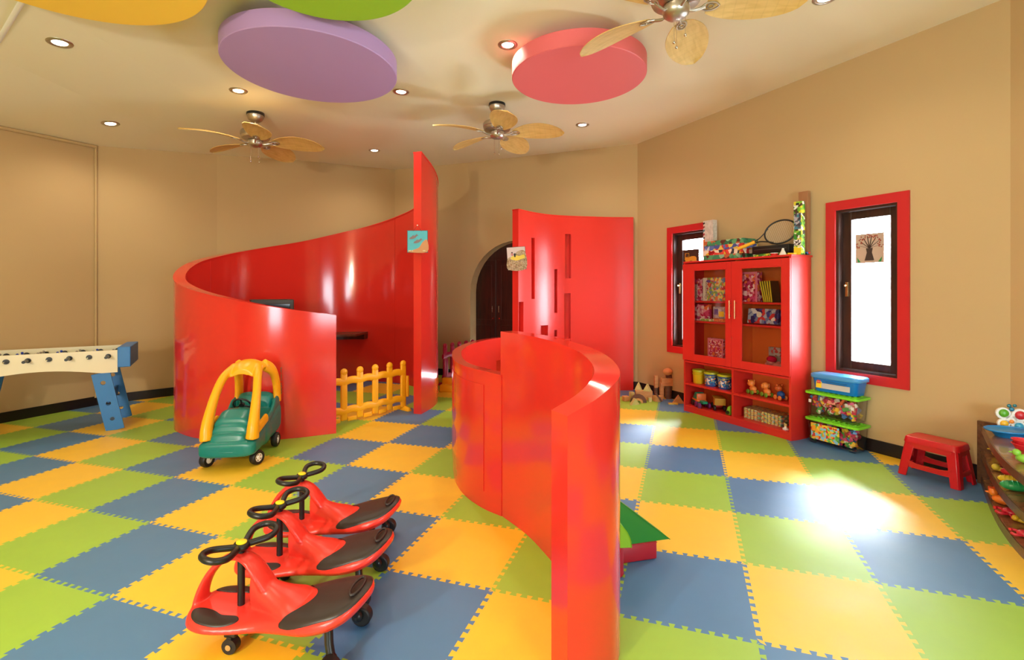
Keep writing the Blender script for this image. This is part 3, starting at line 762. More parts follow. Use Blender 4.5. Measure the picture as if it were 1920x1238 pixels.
# ---- the green and yellow toy car
M_cgreen = P('toy_car_green', rgb(8, 120, 112), .32, var=.04, scale=5)
M_cyel = P('toy_car_yellow', rgb(250, 176, 20), .34, var=.03, scale=4)
t = thing('toy_car', 'green ride-in toy car with a yellow arched roof and black wheels', 'ride-in toy', (-2.40, 4.30, 0), R(-81))
b = B()
def rsec(x, hw, zb, zt, e=.45): 
    return [(x, hw*math.copysign(abs(math.cos(2*math.pi*k/24))**e, math.cos(2*math.pi*k/24)), (zb+zt)/2+(zt-zb)/2*math.copysign(abs(math.sin(2*math.pi*k/24))**e, math.sin(2*math.pi*k/24))) for k in range(24)]
b.loft([rsec(*q) for q in spline([(.392, .15, .13, .20), (.384, .195, .11, .222), (.355, .218, .105, .236), (.30, .220, .10, .245), (.18, .215, .10, .27), (.05, .205, .09, .315), (-.08, .20, .09, .32), (-.22, .21, .10, .37), (-.33, .215, .13, .41), (-.375, .18, .16, .42)], 3)])
b.loft([rsec(x, hw, .2, zt, .55) for x, hw, zt in [(.362, .10, .25), (.352, .128, .285), (.315, .135, .300), (.305, .137, .345), (.275, .14, .362), (.265, .14, .40), (.15, .145, .455), (.09, .14, .455), (.07, .12, .43)]])      # bonnet and dash
b.loft([rsec(x, hw, .3, zt, .5) for x, hw, zt in [(-.22, .13, .44), (-.24, .15, .49), (-.29, .16, .515), (-.335, .155, .50), (-.35, .12, .46)]])     # seat back
for s in (-1, 1):
    b.loft([[(x, s*(.185+.018*math.cos(2*math.pi*k/12)), z+hh*math.sin(2*math.pi*k/12)) for k in range(12)] for x, z, hh in [(.05, .31, .02), (-.02, .31, .03), (-.12, .33, .04), (-.22, .40, .06), (-.35, .42, .06)]])
    b.sph((.0, .165*s, .20), .1, 14, (1.5, .55, 1.1))
b.box((.365, 0, .155), (.05, .30, .03), bev=.01)
body = bake(b.build('body', M_cgreen, t), .0075, 4)
b = B()
for s in (-1, 1):
    b.tube(spline([(.305, .176*s, .235), (.295, .180*s, .33), (.245, .176*s, .45), (.165, .163*s, .60), (.07, .138*s, .72), (-.07, .10*s, .788)], 4), .046, 12, sq=(.85, 1.0), rad=[.062-.022*min(1, q/12) for q in range(21)])
    b.tube(spline([(-.335, .175*s, .40), (-.345, .172*s, .50), (-.325, .165*s, .62), (-.26, .150*s, .725), (-.16, .115*s, .785)], 4), .052, 12, sq=(.62, 1.2))
    b.tube(spline([(.31, .182*s, .262), (.20, .192*s, .30), (.12, .198*s, .325), (.04, .200*s, .345)], 4), .040, 10, sq=(.55, 1.1))
b.loft([[(x, hw*math.cos(2*math.pi*k/20), z+.006+.028*math.sin(2*math.pi*k/20)-.05*abs(math.cos(2*math.pi*k/20))**2.2) for k in range(20)] for x, hw, z in spline([(.05, .10, .752), (.0, .135, .785), (-.07, .145, .812), (-.15, .145, .812), (-.22, .14, .785), (-.27, .11, .745)], 3)])
roof = bake(b.build('roof_frame', M_cyel, t), .007, 5)
text('roof_lettering', 'COZY COUPE', .042, P('decal_green', rgb(30, 100, 70), .5), t, (-.352, .209, .60), (R(90), R(-93), R(180)), .0008)
b = B(); b.tube([(.05+.0*math.cos(a*math.pi/12), .075*math.cos(a*math.pi/12), .0) for a in range(24)], .001, 4, closed=True); bpy.data.meshes
b.bm.clear()
MS = Matrix.Translation((.045, 0, .465)) @ Euler((0, R(-55), 0)).to_matrix().to_4x4()
b.tube([(.072*math.cos(a*math.pi/12), .072*math.sin(a*math.pi/12), 0) for a in range(24)], .008, 8, closed=True, M=MS)
for a in (0, 120, 240): b.cyl((0, 0, 0), (.07*math.cos(R(a)), .07*math.sin(R(a)), 0), .007, n=8, M=MS)
b.lathe([(0, -.01), (.022, -.01), (.022, .008), (0, .01)], 16, M=MS); b.build('steering_wheel', M_black, t, smooth=60)
def toywheel(x, y, rz, s, nm='wheel', r=.066):
    Mx = Matrix.Translation((x, y, r)) @ Matrix.Rotation(rz, 4, 'Z') @ Matrix.Rotation(R(90)*-s, 4, 'X')
    b = B(); b.lathe([(.03, -.024), (.055, -.027), (r-.003, -.02), (r, -.008), (r, .008), (r-.003, .02), (.055, .027), (.036, .024)], 28, M=Mx); w_ = b.build(nm, M_rubber, t, smooth=50)
    b = B(); b.lathe([(0, .028), (.012, .028), (.016, .020), (.036, .022), (.036, .012), (0, .012)], 24, M=Mx); b.lathe([(0, -.028), (.012, -.028), (.036, -.022), (.036, -.012), (0, -.012)], 24, M=Mx); h = b.build('hub_cap', M_white, w_, smooth=40)
    b = B()
    for k in range(5): b.sph((.025*math.cos(k*1.2566), .025*math.sin(k*1.2566), .0215), .0055, 8, (1, 1, .3), M=Mx)
    b.build('hub_holes', M_black, w_, kind='stuff')
for s in (-1, 1):
    toywheel(-.235, .192*s, 0, s, 'rear_wheel'); toywheel(.255, .195*s, R(-28 if s > 0 else -22), s, 'front_wheel', .062)
for s in (-1, 1):
    b = B(); b.tube([(.215, .13*s, .14), (.25, .135*s, .11), (.255, .17*s, .066)], .008, 8)
    b.build('caster_fork', P('dull_metal', rgb(120, 110, 90), .4, metal=1), t, smooth=60)
b = B(); b.cyl((-.235, -.18, .066), (-.235, .18, .066), .008, n=8); b.build('rear_axle', M_steel, t)
for s in (-1, 1):
    b = B(); b.box((-.385, .17*s, .26), (.03, .05, .09), bev=.012); b.build('tail_light', M_cyel, t, smooth=60)
b = B(); b.loft([[(.380+.014*math.cos(a*math.pi/6)-.05*(abs(y)/.2)**3, y, .170-.02*(1-(y/.2)**2)+.012*math.sin(a*math.pi/6)) for a in range(12)] for y in [-.19, -.12, -.05, .05, .12, .19]]); b.build('bumper_lip', M_cgreen, t, smooth=60)

# ---- moulded play fences
def fence(lab, p0, p1, mat, cat='play fence', n=5, foot_end=1, hh=.615):
    d = Vector(p1)-Vector(p0); L = d.length
    t = thing('play_fence', lab, cat, (p0[0], p0[1], 0), math.atan2(d.y, d.x)); sp = L/(n-1)
    for k in range(n):
        b = B(); x = k*sp
        b.box((x, 0, (hh-.05)/2+.02), (.078, .034, hh-.09), bev=.014); b.sph((x, 0, hh-.038), .043, 16, (1, .62, .95)); b.build('picket', mat, t, smooth=60)
    for z, nm in ((.46, 'top_rail'), (.135, 'bottom_rail')):
        b = B(); pts = []
        for k in range(n-1):
            for j in range(6):
                u = j/6; pts.append((sp*(k+u), 0, z+.022*math.sin(math.pi*u)))
        pts.append((L, 0, z)); b.tube([(-.05, 0, z)]+pts+[(L+.02, 0, z)], .040, 10, sq=(.55, 1.05)); b.build(nm, mat, t, smooth=60)
    for k in range(n-1):
        b = B(); b.box((sp*(k+.5), .0, .05), (sp-.09, .024, .05), bev=.008); b.build('ground_strip', mat, t, smooth=60)
    xf = L+.012 if foot_end == 1 else -.012
    b = B(); b.loft([[(xf+.028*math.cos(a*math.pi/6), y, .003+hf*max(0, math.sin(a*math.pi/6))) for a in range(12)] for y, hf in [(-.115, .02), (-.10, .045), (-.02, .055), (.02, .055), (.10, .045), (.115, .02)]]); b.build('foot', mat, t, smooth=60)
    b = B(); b.box((xf+.045, 0, .29), (.035, .05, .26), bev=.008); b.build('hinge_post', mat, t, smooth=60)
    return t
M_fy = P('fence_yellow', rgb(252, 180, 20), .42, var=.04, scale=12, bump=.12, bscale=45)
M_fp = P('fence_magenta', rgb(176, 22, 72), .42, var=.04, scale=12, bump=.08, bscale=45)
fence('yellow plastic picket fence closing the gap in the spiral partition', (-1.985, 5.145), (-1.345, 5.93), M_fy, n=6)
fence('magenta plastic picket fence at the back beside the tall red partition end', (-1.04, 7.45), (-.66, 8.04), M_fp, n=5, foot_end=0, hh=.66)
t = thing('step_block', 'yellow foam step lying on the floor before the magenta fence', 'foam block', (-.84, 7.05, 0), R(-8))
b = B(); b.box((0, 0, .05), (.42, .16, .10), bev=.012); b.build('foam_body', M_fy, t, smooth=50)
b = B(); b.box((0, .10, .09), (.42, .10, .18), bev=.012); b.build('raised_edge', M_fy, t, smooth=50)

# ---- table football
M_cream = P('cream_laminate', rgb(232, 222, 190), .35, var=.02)
M_tblue = P('football_table_blue', rgb(40, 118, 190), .38, var=.05)
t = thing('football_table', 'cream and blue table football with knobbed rods, cut by the left edge', 'football table', (-4.19, 5.10, 0), math.atan2(-.53, -.848))
# local x runs along the table from its right end towards the left edge of the photo; local y away from the near side is negative
LT, WT, ZT = 1.22, .60, .848
S_ = -1                                  # depth direction of the table in local y
def sidepanel(y, nm):
    b = B(); pts = [(0, ZT), (LT, ZT)]+[(LT*(1-u), ZT-.20-.0+.055*math.sin(math.pi*u)*1.0-.03*(1-u)*0) for u in [k/16 for k in range(17)]]
    pts = [(0.0, ZT), (LT, ZT), (LT, ZT-.235)]+[(LT-.13-(LT-.26)*u, ZT-.235+.055*math.sin(math.pi*u)) for u in [k/16 for k in range(17)]]+[(0, ZT-.235)]
    Mx = Matrix.Rotation(R(90), 4, 'X'); b.prism(pts, -.012, .012, M=Matrix.Translation((0, y, 0)) @ Mx); return b.build(nm, M_cream, t)
sidepanel(0, 'side_panel'); sidepanel(S_*WT, 'side_panel')
for x in (-.055, LT+.055):
    b = B(); y0, y1 = .02, S_*WT-.02
    sgn = 1 if x < 0 else -1
    b.prism([(x-.055*1, y0), (x+.055, y0), (x+.055, y1), (x-.055, y1)], ZT-.185, ZT+.030); b.build('goal_box', M_tblue, t, bev=.008)
b = B(); b.box((LT/2, S_*WT/2, ZT-.15), (LT, WT, .02)); b.build('playfield', P('pitch_green', rgb(60, 130, 60), .5), t)
M_rod = M_chrome
for k in range(8):
    x = .075+k*(LT-.15)/7; z = ZT-.06
    b = B(); b.cyl((x, .10, z), (x, S_*WT-.10, z), .006, n=8); rod = b.build('rod', M_rod, t, smooth=40)
    for y, s in ((0, 1), (S_*WT, -1)):
        b = B(); b.cyl((x, y+.011*s, z), (x, y+.022*s, z), .024, n=20); b.cyl((x, y-.011*s, z), (x, y-.019*s, z), .026, n=20); b.build('rod_bearing', M_black, rod, smooth=40)
    if k % 2 == 0:
        b = B(); b.cyl((x, .05, z), (x, .15, z), .016, .014, n=14); b.build('grip', M_black, rod, smooth=40)
    col = P('player_blue', rgb(30, 60, 170), .4) if k % 2 else P('player_grey', rgb(150, 140, 130), .4)
    npl = (1, 2, 3, 3, 5, 3, 2, 1)[k]
    for j in range(npl):
        b = B(); y = S_*WT*(j+1)/(npl+1); b.box((x, y, z-.035), (.016, .024, .045), bev=.003); b.box((x, y, z+.005), (.02, .036, .035), bev=.004); b.sph((x, y, z+.034), .012, 8)
        b.build('player', col, rod, smooth=40)
def legpl(x0, x1, y, nm='leg'):
    """slanting legs: boards with round holes, built by bridging an outer outline to circular holes"""
    zt, zb = ZT-.235, 0; wv = .075; th = .02
    L = math.hypot(x1-x0, zt-zb); b = B(); segs = 5
    holes = [(.20, .020), (.47, .022), (.83, .022)]
    cuts = [0]+[(holes[i][0]+holes[i+1][0])/2 for i in range(2)]+[1]
    for (c0, c1), (hc, hr) in zip(zip(cuts, cuts[1:]), holes):
        n = 16; out = []
        for k in range(n):
            a = 2*math.pi*(k+.5)/n; cx, cy = math.cos(a), math.sin(a)
            u0, u1 = (c0-hc)*L, (c1-hc)*L
            t1 = min((wv/abs(cx)) if abs(cx) > 1e-6 else 9e9, (u1/cy if cy > 0 else u0/cy) if abs(cy) > 1e-6 else 9e9); out.append((t1*cx, t1*cy))
        for c_, si in (((wv, 0), 0),):
            pass
        corners = {(wv, (c1-hc)*L), (-wv, (c1-hc)*L), (-wv, (c0-hc)*L), (wv, (c0-hc)*L)}
        for q in corners:
            k = min(range(n), key=lambda i: (out[i][0]-q[0])**2+(out[i][1]-q[1])**2); out[k] = q
        for zz in (0, 1):
            vo = [b.bm.verts.new((x, zz*th, u+hc*L)) for x, u in out]; vi = [b.bm.verts.new((hr*math.cos(2*math.pi*(k+.5)/n), zz*th, hr*math.sin(2*math.pi*(k+.5)/n)+hc*L)) for k in range(n)]
            for k in range(n): b.bm.faces.new((vo[k], vo[(k+1) % n], vi[(k+1) % n], vi[k]))
            if zz == 0: o0, i0 = vo, vi
            else:
                for k in range(n): b.bm.faces.new((i0[k], i0[(k+1) % n], vi[(k+1) % n], vi[k]))
    for s in (-1, 1): b.box((s*(wv+.001), th/2, L/2), (.002, th, L))
    for z in (0, L): b.box((0, th/2, z), (2*wv, th, .002))
    bmesh.ops.remove_doubles(b.bm, verts=b.bm.verts, dist=1e-5)
    Mx = Matrix.Translation((x1, y, 0)) @ Matrix.Rotation(math.atan2(x0-x1, zt), 4, 'Y')
    b._xf(b.bm.verts, Mx)
    bmesh.ops.bisect_plane(b.bm, geom=b.bm.verts[:]+b.bm.edges[:]+b.bm.faces[:], plane_co=(0, 0, .0015), plane_no=(0, 0, 1), clear_inner=True)
    return b.build(nm, M_tblue, t)
for xa, xb in ((.14, .02), (LT-.14, LT-.02)):
    for y in (-.02, S_*WT): legpl(xa, xb, y)
    b = B(); b.box(((xa+xb)/2, S_*WT/2, .34), (.02, WT-.06, .10)); b.build('leg_stretcher', M_tblue, t)
# ================================================================= red display cabinet and what is in it
CO = Vector((2.118, 5.92, 0)); RZC = math.atan2(UR.y, UR.x)+math.pi
UX = -UR.copy(); UY = -NR.copy()                 # along the front (towards the camera), into the wall
def cabx(px, d):
    """x along the cabinet front of the point seen at column px, lying d behind the front"""
    k = (px-960)/F; q = CO+UY*d; return (k*q.y-q.x)/(UX.x-k*UX.y)
def cabw(x, d, z=0): p = CO+UX*x+UY*d; return Vector((p.x, p.y, z))
def zat(py, x, d): return H+(YC-py)*cabw(x, d).y/F
CW, CD, CH = 1.36, .34, 1.815
M_cin = P('cabinet_inside', rgb(222, 110, 40), .45, var=.06, scale=3)
cab = thing('display_cabinet', 'tall red cabinet with two glazed doors over open shelves, against the right wall', 'cabinet', CO, RZC)
def part(name, boxes, mat, parent=cab, bev=.002, smooth=None):
    b = B()
    for (x0, x1, y0, y1, z0, z1) in boxes: b.box(((x0+x1)/2, (y0+y1)/2, (z0+z1)/2), (x1-x0, y1-y0, z1-z0))
    return b.build(name, mat, parent, bev=bev, smooth=smooth)
XM = cabx(1373, 0); th = .022
part('side_panel', [(0, th, 0, CD, 0, CH)], M_redcab)
b = B(); b.prism([(CW-th, 0), (CW, 0), (CW+.012, .10), (CW+.012, .25), (CW-.01, CD), (CW-th-.012, CD), (CW-th, .25)], 0, CH); b.build('side_panel', M_redcab, cab, smooth=50)
part('top_panel', [(-.004, CW+.006, -.006, CD, CH, CH+.02)], M_redcab)
part('back_panel', [(th, CW-th, CD-.012, CD-.002, .08, CH)], M_cin)
part('plinth', [(th, CW-th, .004, .03, 0, .078)], M_redcab)
part('divider', [(XM-.012, XM+.012, .002, CD-.012, .078, .62)], M_redcab)
for z in (.08, .348, .622): part('shelf_board', [(th, CW-th, .002, CD-.012, z-.022, z)], M_redcab)
for z in (1.115, 1.355): part('shelf_board', [(th, CW-th, .03, CD-.012, z-.02, z)], M_redcab)
part('inner_divider', [(XM-.008, XM+.008, .06, CD-.012, .622, CH-.001)], M_cin)
def cdoor(x0, x1, g0, g1, hx):
    z0, z1, a, c = .632, 1.80, .705, 1.728; y0, y1 = -.020, -.001
    d = part('door', [(x0, g0, y0, y1, z0, z1), (g1, x1, y0, y1, z0, z1), (g0, g1, y0, y1, z0, a), (g0, g1, y0, y1, c, z1)], M_redcab, bev=.0015)
    part('door_glass', [(g0-.004, g1+.004, -.012, -.008, a-.004, c+.004)], GLASS('cabinet_glass', (.95, .94, .91, 1)), d, bev=0)
    part('glazing_bead', [(g0, g0+.012, -.019, -.004, a, c), (g1-.012, g1, -.019, -.004, a, c), (g0, g1, -.019, -.004, a, a+.012), (g0, g1, -.019, -.004, c-.012, c)], M_redcab, d, bev=0)
    b = B(); zz = 1.27; b.cyl((hx, -.045, zz-.10), (hx, -.045, zz+.10), .007, n=12)
    for q in (-.07, .07): b.cyl((hx, -.02, zz+q), (hx, -.045, zz+q), .005, n=8)
    b.build('door_handle', P('pale_brass', rgb(196, 160, 110), .3, metal=1), d, smooth=50)
cdoor(.002, XM-.002, cabx(1299.5, -.02), cabx(1361.5, -.02), cabx(1367, -.045))
cdoor(XM+.002, CW-.002, cabx(1388.5, -.02), cabx(1466.5, -.02), cabx(1377, -.045))
part('lock', [(XM+.004, XM+.016, -.026, -.02, .95, .962)], M_chrome)

PINKS = [rgb(190, 40, 90), rgb(230, 150, 170), rgb(150, 30, 60), rgb(240, 210, 215), rgb(200, 70, 120), rgb(230, 120, 60)]
BLUES = [rgb(50, 70, 150), rgb(170, 180, 200), rgb(200, 50, 50), rgb(30, 40, 100), rgb(110, 130, 170), rgb(225, 225, 230)]
GREENS = [rgb(110, 175, 40), rgb(225, 215, 60), rgb(60, 140, 50), rgb(230, 235, 220), rgb(70, 60, 40), rgb(140, 200, 60)]
REDS = [rgb(190, 30, 40), rgb(225, 70, 60), rgb(240, 220, 200), rgb(150, 20, 30), rgb(60, 60, 70), rgb(220, 180, 60)]
MIXC = [rgb(200, 190, 170), rgb(90, 140, 190), rgb(220, 120, 60), rgb(230, 220, 90), rgb(120, 170, 90), rgb(190, 50, 70)]
TEAL = [rgb(60, 140, 100), rgb(150, 190, 150), rgb(40, 110, 80), rgb(190, 100, 60), rgb(90, 50, 40), rgb(90, 160, 110)]
BLGR = [rgb(90, 110, 180), rgb(200, 200, 210), rgb(210, 60, 60), rgb(70, 90, 160), rgb(230, 200, 90), rgb(100, 120, 190)]
def gamebox(lab, px0, px1, d, z, h, cols, dep=.06, seed=1., group=None, tilt=0, face=None, rz=0, scale=26, cat='game box', x=None, wdt=None):
    x0 = cabx(px0, d) if x is None else x; x1 = cabx(px1, d) if wdt is None else x0+wdt; w = x1-x0
    p = cabw((x0+x1)/2, d+dep/2, z+.0008)
    t = thing('game_box', lab, cat, p, RZC+rz, group, rx=0)
    t.rotation_euler = (tilt, 0, RZC+rz)
    m = PRINT('print_%s' % lab.replace(' ', '_')[:40], cols, scale, .35, seed)
    b = B(); b.box((0, 0, h/2+.0005), (w, dep, h), bev=.0015); b.build('carton', m, t)
    if face:
        for (fx0, fx1, fz0, fz1, mat) in face:
            b = B(); b.box(((fx0+fx1)/2*w-w/2, -dep/2-.0008, (fz0+fz1)/2*h), ((fx1-fx0)*w, .0016, (fz1-fz0)*h)); b.build('printed_panel', mat, t)
    return t
M_offw = P('print_white', rgb(222, 218, 208), .4); M_violet = P('print_violet', rgb(90, 80, 160), .4); M_pinkp = P('print_pink', rgb(214, 120, 150), .4)
M_ink = P('print_ink', rgb(40, 38, 40), .5); M_yel = P('print_yellow', rgb(240, 205, 40), .4); M_grn = P('print_green', rgb(80, 160, 50), .4); M_orp = P('print_orange', rgb(226, 120, 50), .4)
M_lime = P('print_lime', rgb(128, 196, 46), .4)
g = 'boxed games behind the cabinet glass'
t = gamebox('red and white game box at the left end of the top glazed shelf', 1301, 1316.5, .10, 1.356, .265, PINKS, seed=3, group=g, face=[(.05, .45, .15, .75, M_offw)])
text('box_lettering', 'Operation', .045, M_ink, t, (-.028, -.033, .12), (R(90), R(-90), 0), .0004)
t = gamebox('white and blue game box beside the red one on the top glazed shelf', 1318, 1359, .09, 1.355, .275, MIXC, seed=5, group=g, face=[(0, .2, .0, 1, M_offw)])
text('box_lettering', 'Operation', .05, M_ink, t, (-.105, -.033, .13), (R(90), R(-90), 0), .0004)
b = B(); b.sph((-.075, -.031, .235), .032, 16, (1, .05, .5)); b.build('oval_badge', M_violet, t, smooth=60)
t = gamebox('pink rounded toy pack on the middle glazed shelf, left door', 1301, 1329, .10, 1.115, .20, PINKS, seed=9, cat='toy pack', scale=18, dep=.05)
gamebox('grey activity box with a yellow ring printed on it, middle glazed shelf', 1337, 1361, .10, 1.155, .135, [rgb(170, 165, 170), rgb(150, 140, 160), rgb(190, 190, 190)], seed=2, group=g, dep=.04, face=[(.1, .4, .3, .8, M_violet), (.45, .85, .15, .6, M_yel)])
gamebox('small flat orange box lying under the grey activity box', 1337, 1362, .09, 1.115, .035, [rgb(226, 130, 60), rgb(236, 160, 80), rgb(210, 110, 50)], seed=2, dep=.12, group=g)
gamebox('small flat green and white box on the middle glazed shelf', 1312, 1335, .06, 1.115, .028, [rgb(120, 160, 70), rgb(220, 220, 200), rgb(150, 180, 90)], seed=2, dep=.03, group=g)
t = gamebox('pale pink patterned box standing alone behind the left glass, lowest shelf', 1327, 1356, .10, .622, .295, PINKS, seed=13, group=g, scale=40, dep=.045, face=[(0, .08, 0, 1, M_pinkp), (.92, 1, 0, 1, M_pinkp), (0.08, .92, .94, 1, M_pinkp), (.08, .92, 0, .06, M_pinkp)])
t = gamebox('tall pink and orange doll box on the top shelf behind the right glass', 1391, 1420, .09, 1.355, .325, PINKS, seed=21, group=g, scale=22, dep=.08, face=[(.88, 1, 0, 1, M_pinkp), (0, .88, .93, 1, M_pinkp)])
for k in range(5):
    tilt = R(-13+k*1.5); x = cabx(1420, .09)+.075+k*.021
    t = thing('book', 'thin yellow-green picture book, %s of five leaning beside the doll box' % ('leftmost', 'second from the left', 'middle one', 'second from the right', 'rightmost')[k], 'book', cabw(x, .17, 1.3555), RZC, 'thin books leaning behind the right glass')
    t.rotation_euler = (0, tilt, RZC)
    b = B(); b.box((0, 0, .115), (.012, .14, .222), bev=.001); b.build('pages', P('book_cover_dark', rgb(60, 66, 40), .5), t)
    b = B(); b.box((0, -.071, .115), (.0135, .004, .224)); b.build('spine', P('book_cover_yellow', rgb(206, 190, 50), .5), t)
t = gamebox('blue and silver action toy box leaning on the middle shelf, right door', 1401, 1458, .10, 1.1225, .160, BLUES, seed=31, group=g, scale=16, dep=.05, tilt=R(-8))
b = B(); b.lathe([(0, 0), (.03, 0), (.03, .002), (0, .002)], 20, M=Matrix.Translation((-.04, -.027, .095)) @ Matrix.Rotation(R(90), 4, 'X')); b.build('round_emblem', M_offw, t)
t = gamebox('grey box with red lettering at the back of the lowest glazed shelf', 1441, 1463, .24, .78, .09, [rgb(150, 150, 150), rgb(170, 168, 160), rgb(180, 50, 50)], seed=4, group=g, dep=.05)
t = gamebox('plain grey carton under the box with red lettering', 1441, 1463, .23, .622, .156, [rgb(130, 128, 124), rgb(140, 138, 134), rgb(120, 118, 112)], seed=4, group=g, dep=.07)
# pink plush
p = cabw(cabx(1448, .13), .13, .6225)
t = thing('plush_toy', 'pink plush animal with crimson wool hair behind the right glass', 'plush toy', p, RZC+R(-20))
M_pl = P('plush_pink', rgb(206, 130, 122), .9, bump=.5, bscale=120, spec=.1); M_hair = P('plush_crimson', rgb(190, 20, 60), .95, bump=.8, bscale=160, spec=.05)
b = B(); b.sph((.06, .02, .055), .06, 16, (1.35, .9, .9)); b.build('body', M_pl, t, smooth=180)
b = B(); b.sph((-.02, 0, .10), .045, 16); b.sph((-.055, -.01, .075), .030, 14, (1.1, 1, .9)); b.build('head', M_pl, t, smooth=180)
b = B(); b.sph((-.01, 0, .135), .047, 16, (1.1, 1, .75)); b.build('hair', M_hair, t, smooth=180)
for s in (-1, 1):
    b = B(); b.sph((.03, .045*s, .105), .022, 10, (1.2, .7, .5)); b.build('ear', M_pl, t, smooth=180)
    b = B(); b.sph((-.045, .028*s-.004, .108), .006, 8); b.build('eye', M_black, t, smooth=180)
for dx, dy in ((.0, -.055), (.12, -.045)):
    b = B(); b.sph((dx, dy, .022), .021, 10, (1.3, 1, 1)); b.build('paw', M_pl, t, smooth=180)

# buckets
def bucket(lab, px, h, r, mat, lid, printed=None):
    x = cabx(px, .13); t = thing('bucket', lab, 'bucket', cabw(x, .13, .3485), RZC, 'lidded tubs on the open shelf')
    b = B(); b.lathe([(0, 0), (r*.86, 0), (r*.9, .006), (r*.98, h-.03), (r, h-.028), (r, h-.02), (0, h-.02)], 28); b.build('tub', mat, t, smooth=40)
    b = B(); b.lathe([(0, h-.004), (r*.8, h-.004), (r*.84, h), (r*1.04, h), (r*1.06, h-.004), (r*1.06, h-.024), (r*1.0, h-.024), (0, h-.019)], 28); b.build('lid', lid, t, smooth=40)
    if printed:
        b = B(); b.lathe([(r*.915, .02), (r*.925, .02), (r*.975, h-.04), (r*.965, h-.04)], 28); b.build('label_band', printed, t, smooth=40)
    b = B(); b.tube([(r*1.04*math.cos(a), r*1.04*math.sin(a)-.0, h-.035-.03*math.sin(max(0, a-math.pi)*1)*0-.02*abs(math.sin(a)) if a > math.pi else h-.035) for a in [math.pi+math.pi*k/12 for k in range(13)]], .003, 6); b.build('handle', lid, t, smooth=60)
bucket('plain yellow lidded tub at the left of the open shelf', 1310.5, .165, .072, P('tub_yellow', rgb(222, 196, 30), .4), P('tub_lid_lime', rgb(190, 200, 30), .4))
pr = PRINT('tub_print', BLUES[:1]+[rgb(40, 150, 190), rgb(230, 230, 235), rgb(30, 70, 150), rgb(240, 170, 60), rgb(40, 110, 190)], 40)
bucket('blue printed tub with a lime lid, in the middle of the three tubs', 1333.5, .165, .078, P('tub_blue', rgb(40, 90, 170), .4), P('tub_lid_lime', rgb(190, 200, 30), .4), pr)
bucket('blue printed tub with a lime lid, next to the cabinet divider', 1359, .165, .078, P('tub_blue', rgb(40, 90, 170), .4), P('tub_lid_lime', rgb(190, 200, 30), .4), pr)
# toy trucks
def truck(lab, px, d, body, cab_, rz, extra):
    x = cabx(px, d); t = thing('toy_truck', lab, 'toy truck', cabw(x, d, .0805), RZC+rz)
    extra(t); return t
M_tgreen = P('truck_green', rgb(20, 140, 110), .35); M_torange = P('truck_orange', rgb(224, 110, 50), .35); M_purple = P('truck_purple', rgb(110, 30, 110), .35); M_tred = P('truck_red', rgb(206, 40, 34), .35)
def ex1(t):
    b = B(); b.loft([[(x, y, z) for x, y, z in ((-.075, yy, .03), (.06, yy, .03), (.06, yy, .13), (.03, yy, .165), (-.02, yy, .165), (-.05, yy, .12), (-.075, yy, .09))] for yy in (-.05, .05)]); b.build('cab_shell', M_tgreen, t, bev=.012, smooth=60)
    b = B(); b.box((0, 0, .075), (.165, .115, .025), bev=.008); b.box((.062, 0, .11), (.025, .11, .10), bev=.008); b.build('side_band', M_torange, t, smooth=60)
    b = B(); b.box((.125, 0, .07), (.09, .06, .03), bev=.005); b.build('chassis', M_tgreen, t)
    for q in (-.05, .05, .14):
        for s in (-1, 1): b = B(); b.cyl((q, .045*s, .033), (q, .07*s, .033), .033, n=18); b.build('truck_wheel', M_purple if q > 0 else M_rubber, t, bev=.006, smooth=50)
truck('green and orange toy lorry with purple wheels on the bottom shelf', 1311, .10, None, None, R(-25), ex1)
def ex2(t):
    b = B(); b.loft([[(x, y, z) for x, y, z in ((-.085, yy, .025), (.05, yy, .025), (.05, yy, .14), (-.02, yy, .14), (-.045, yy, .085), (-.085, yy, .07))] for yy in (-.048, .048)]); b.build('bonnet', M_tred, t, bev=.010, smooth=60)
    b = B(); b.box((-.032, 0, .112), (.012, .085, .036), rot=Euler((0, R(25), 0)).to_matrix()); b.build('windscreen', P('truck_screen', rgb(240, 230, 120), .3), t, bev=.003)
    for s in (-1, 1): b = B(); b.sph((-.040, .018*s, .112), .007, 8); b.build('eye_dot', M_black, t, smooth=180)
    b = B(); b.loft([[(x, y, z) for x, y, z in ((-.03, yy, .155), (.15, yy, .15), (.14, yy, .07), (.05, yy, .06), (.05, yy, .14), (-.03, yy, .145))] for yy in (-.06, .06)]); b.build('tipper', P('truck_sand', rgb(190, 140, 40), .4), t, bev=.003)
    for q in (-.05, .10):
        for s in (-1, 1): b = B(); b.cyl((q, .04*s, .032), (q, .065*s, .032), .032, n=18); b.build('truck_wheel', M_rubber, t, bev=.006, smooth=50)
truck('red toy tipper lorry with painted eyes on the bottom shelf', 1346, .17, None, None, R(-40), ex2)
t = thing('toy_scoop', 'lime green plastic toy beside the divider on the bottom shelf', 'toy', cabw(cabx(1368, .07), .07, .0808), RZC)
b = B(); b.loft([[(-.03, y, .0), (.035, y, .0), (.035, y, .11), (.0, y, .09)] for y in (-.04, .04)]); b.build('scoop_shell', M_lime, t, bev=.01, smooth=60)
b = B(); b.cyl((.01, -.042, .03), (.01, -.055, .03), .02, n=14); b.build('side_wheel', M_black, t, smooth=50)
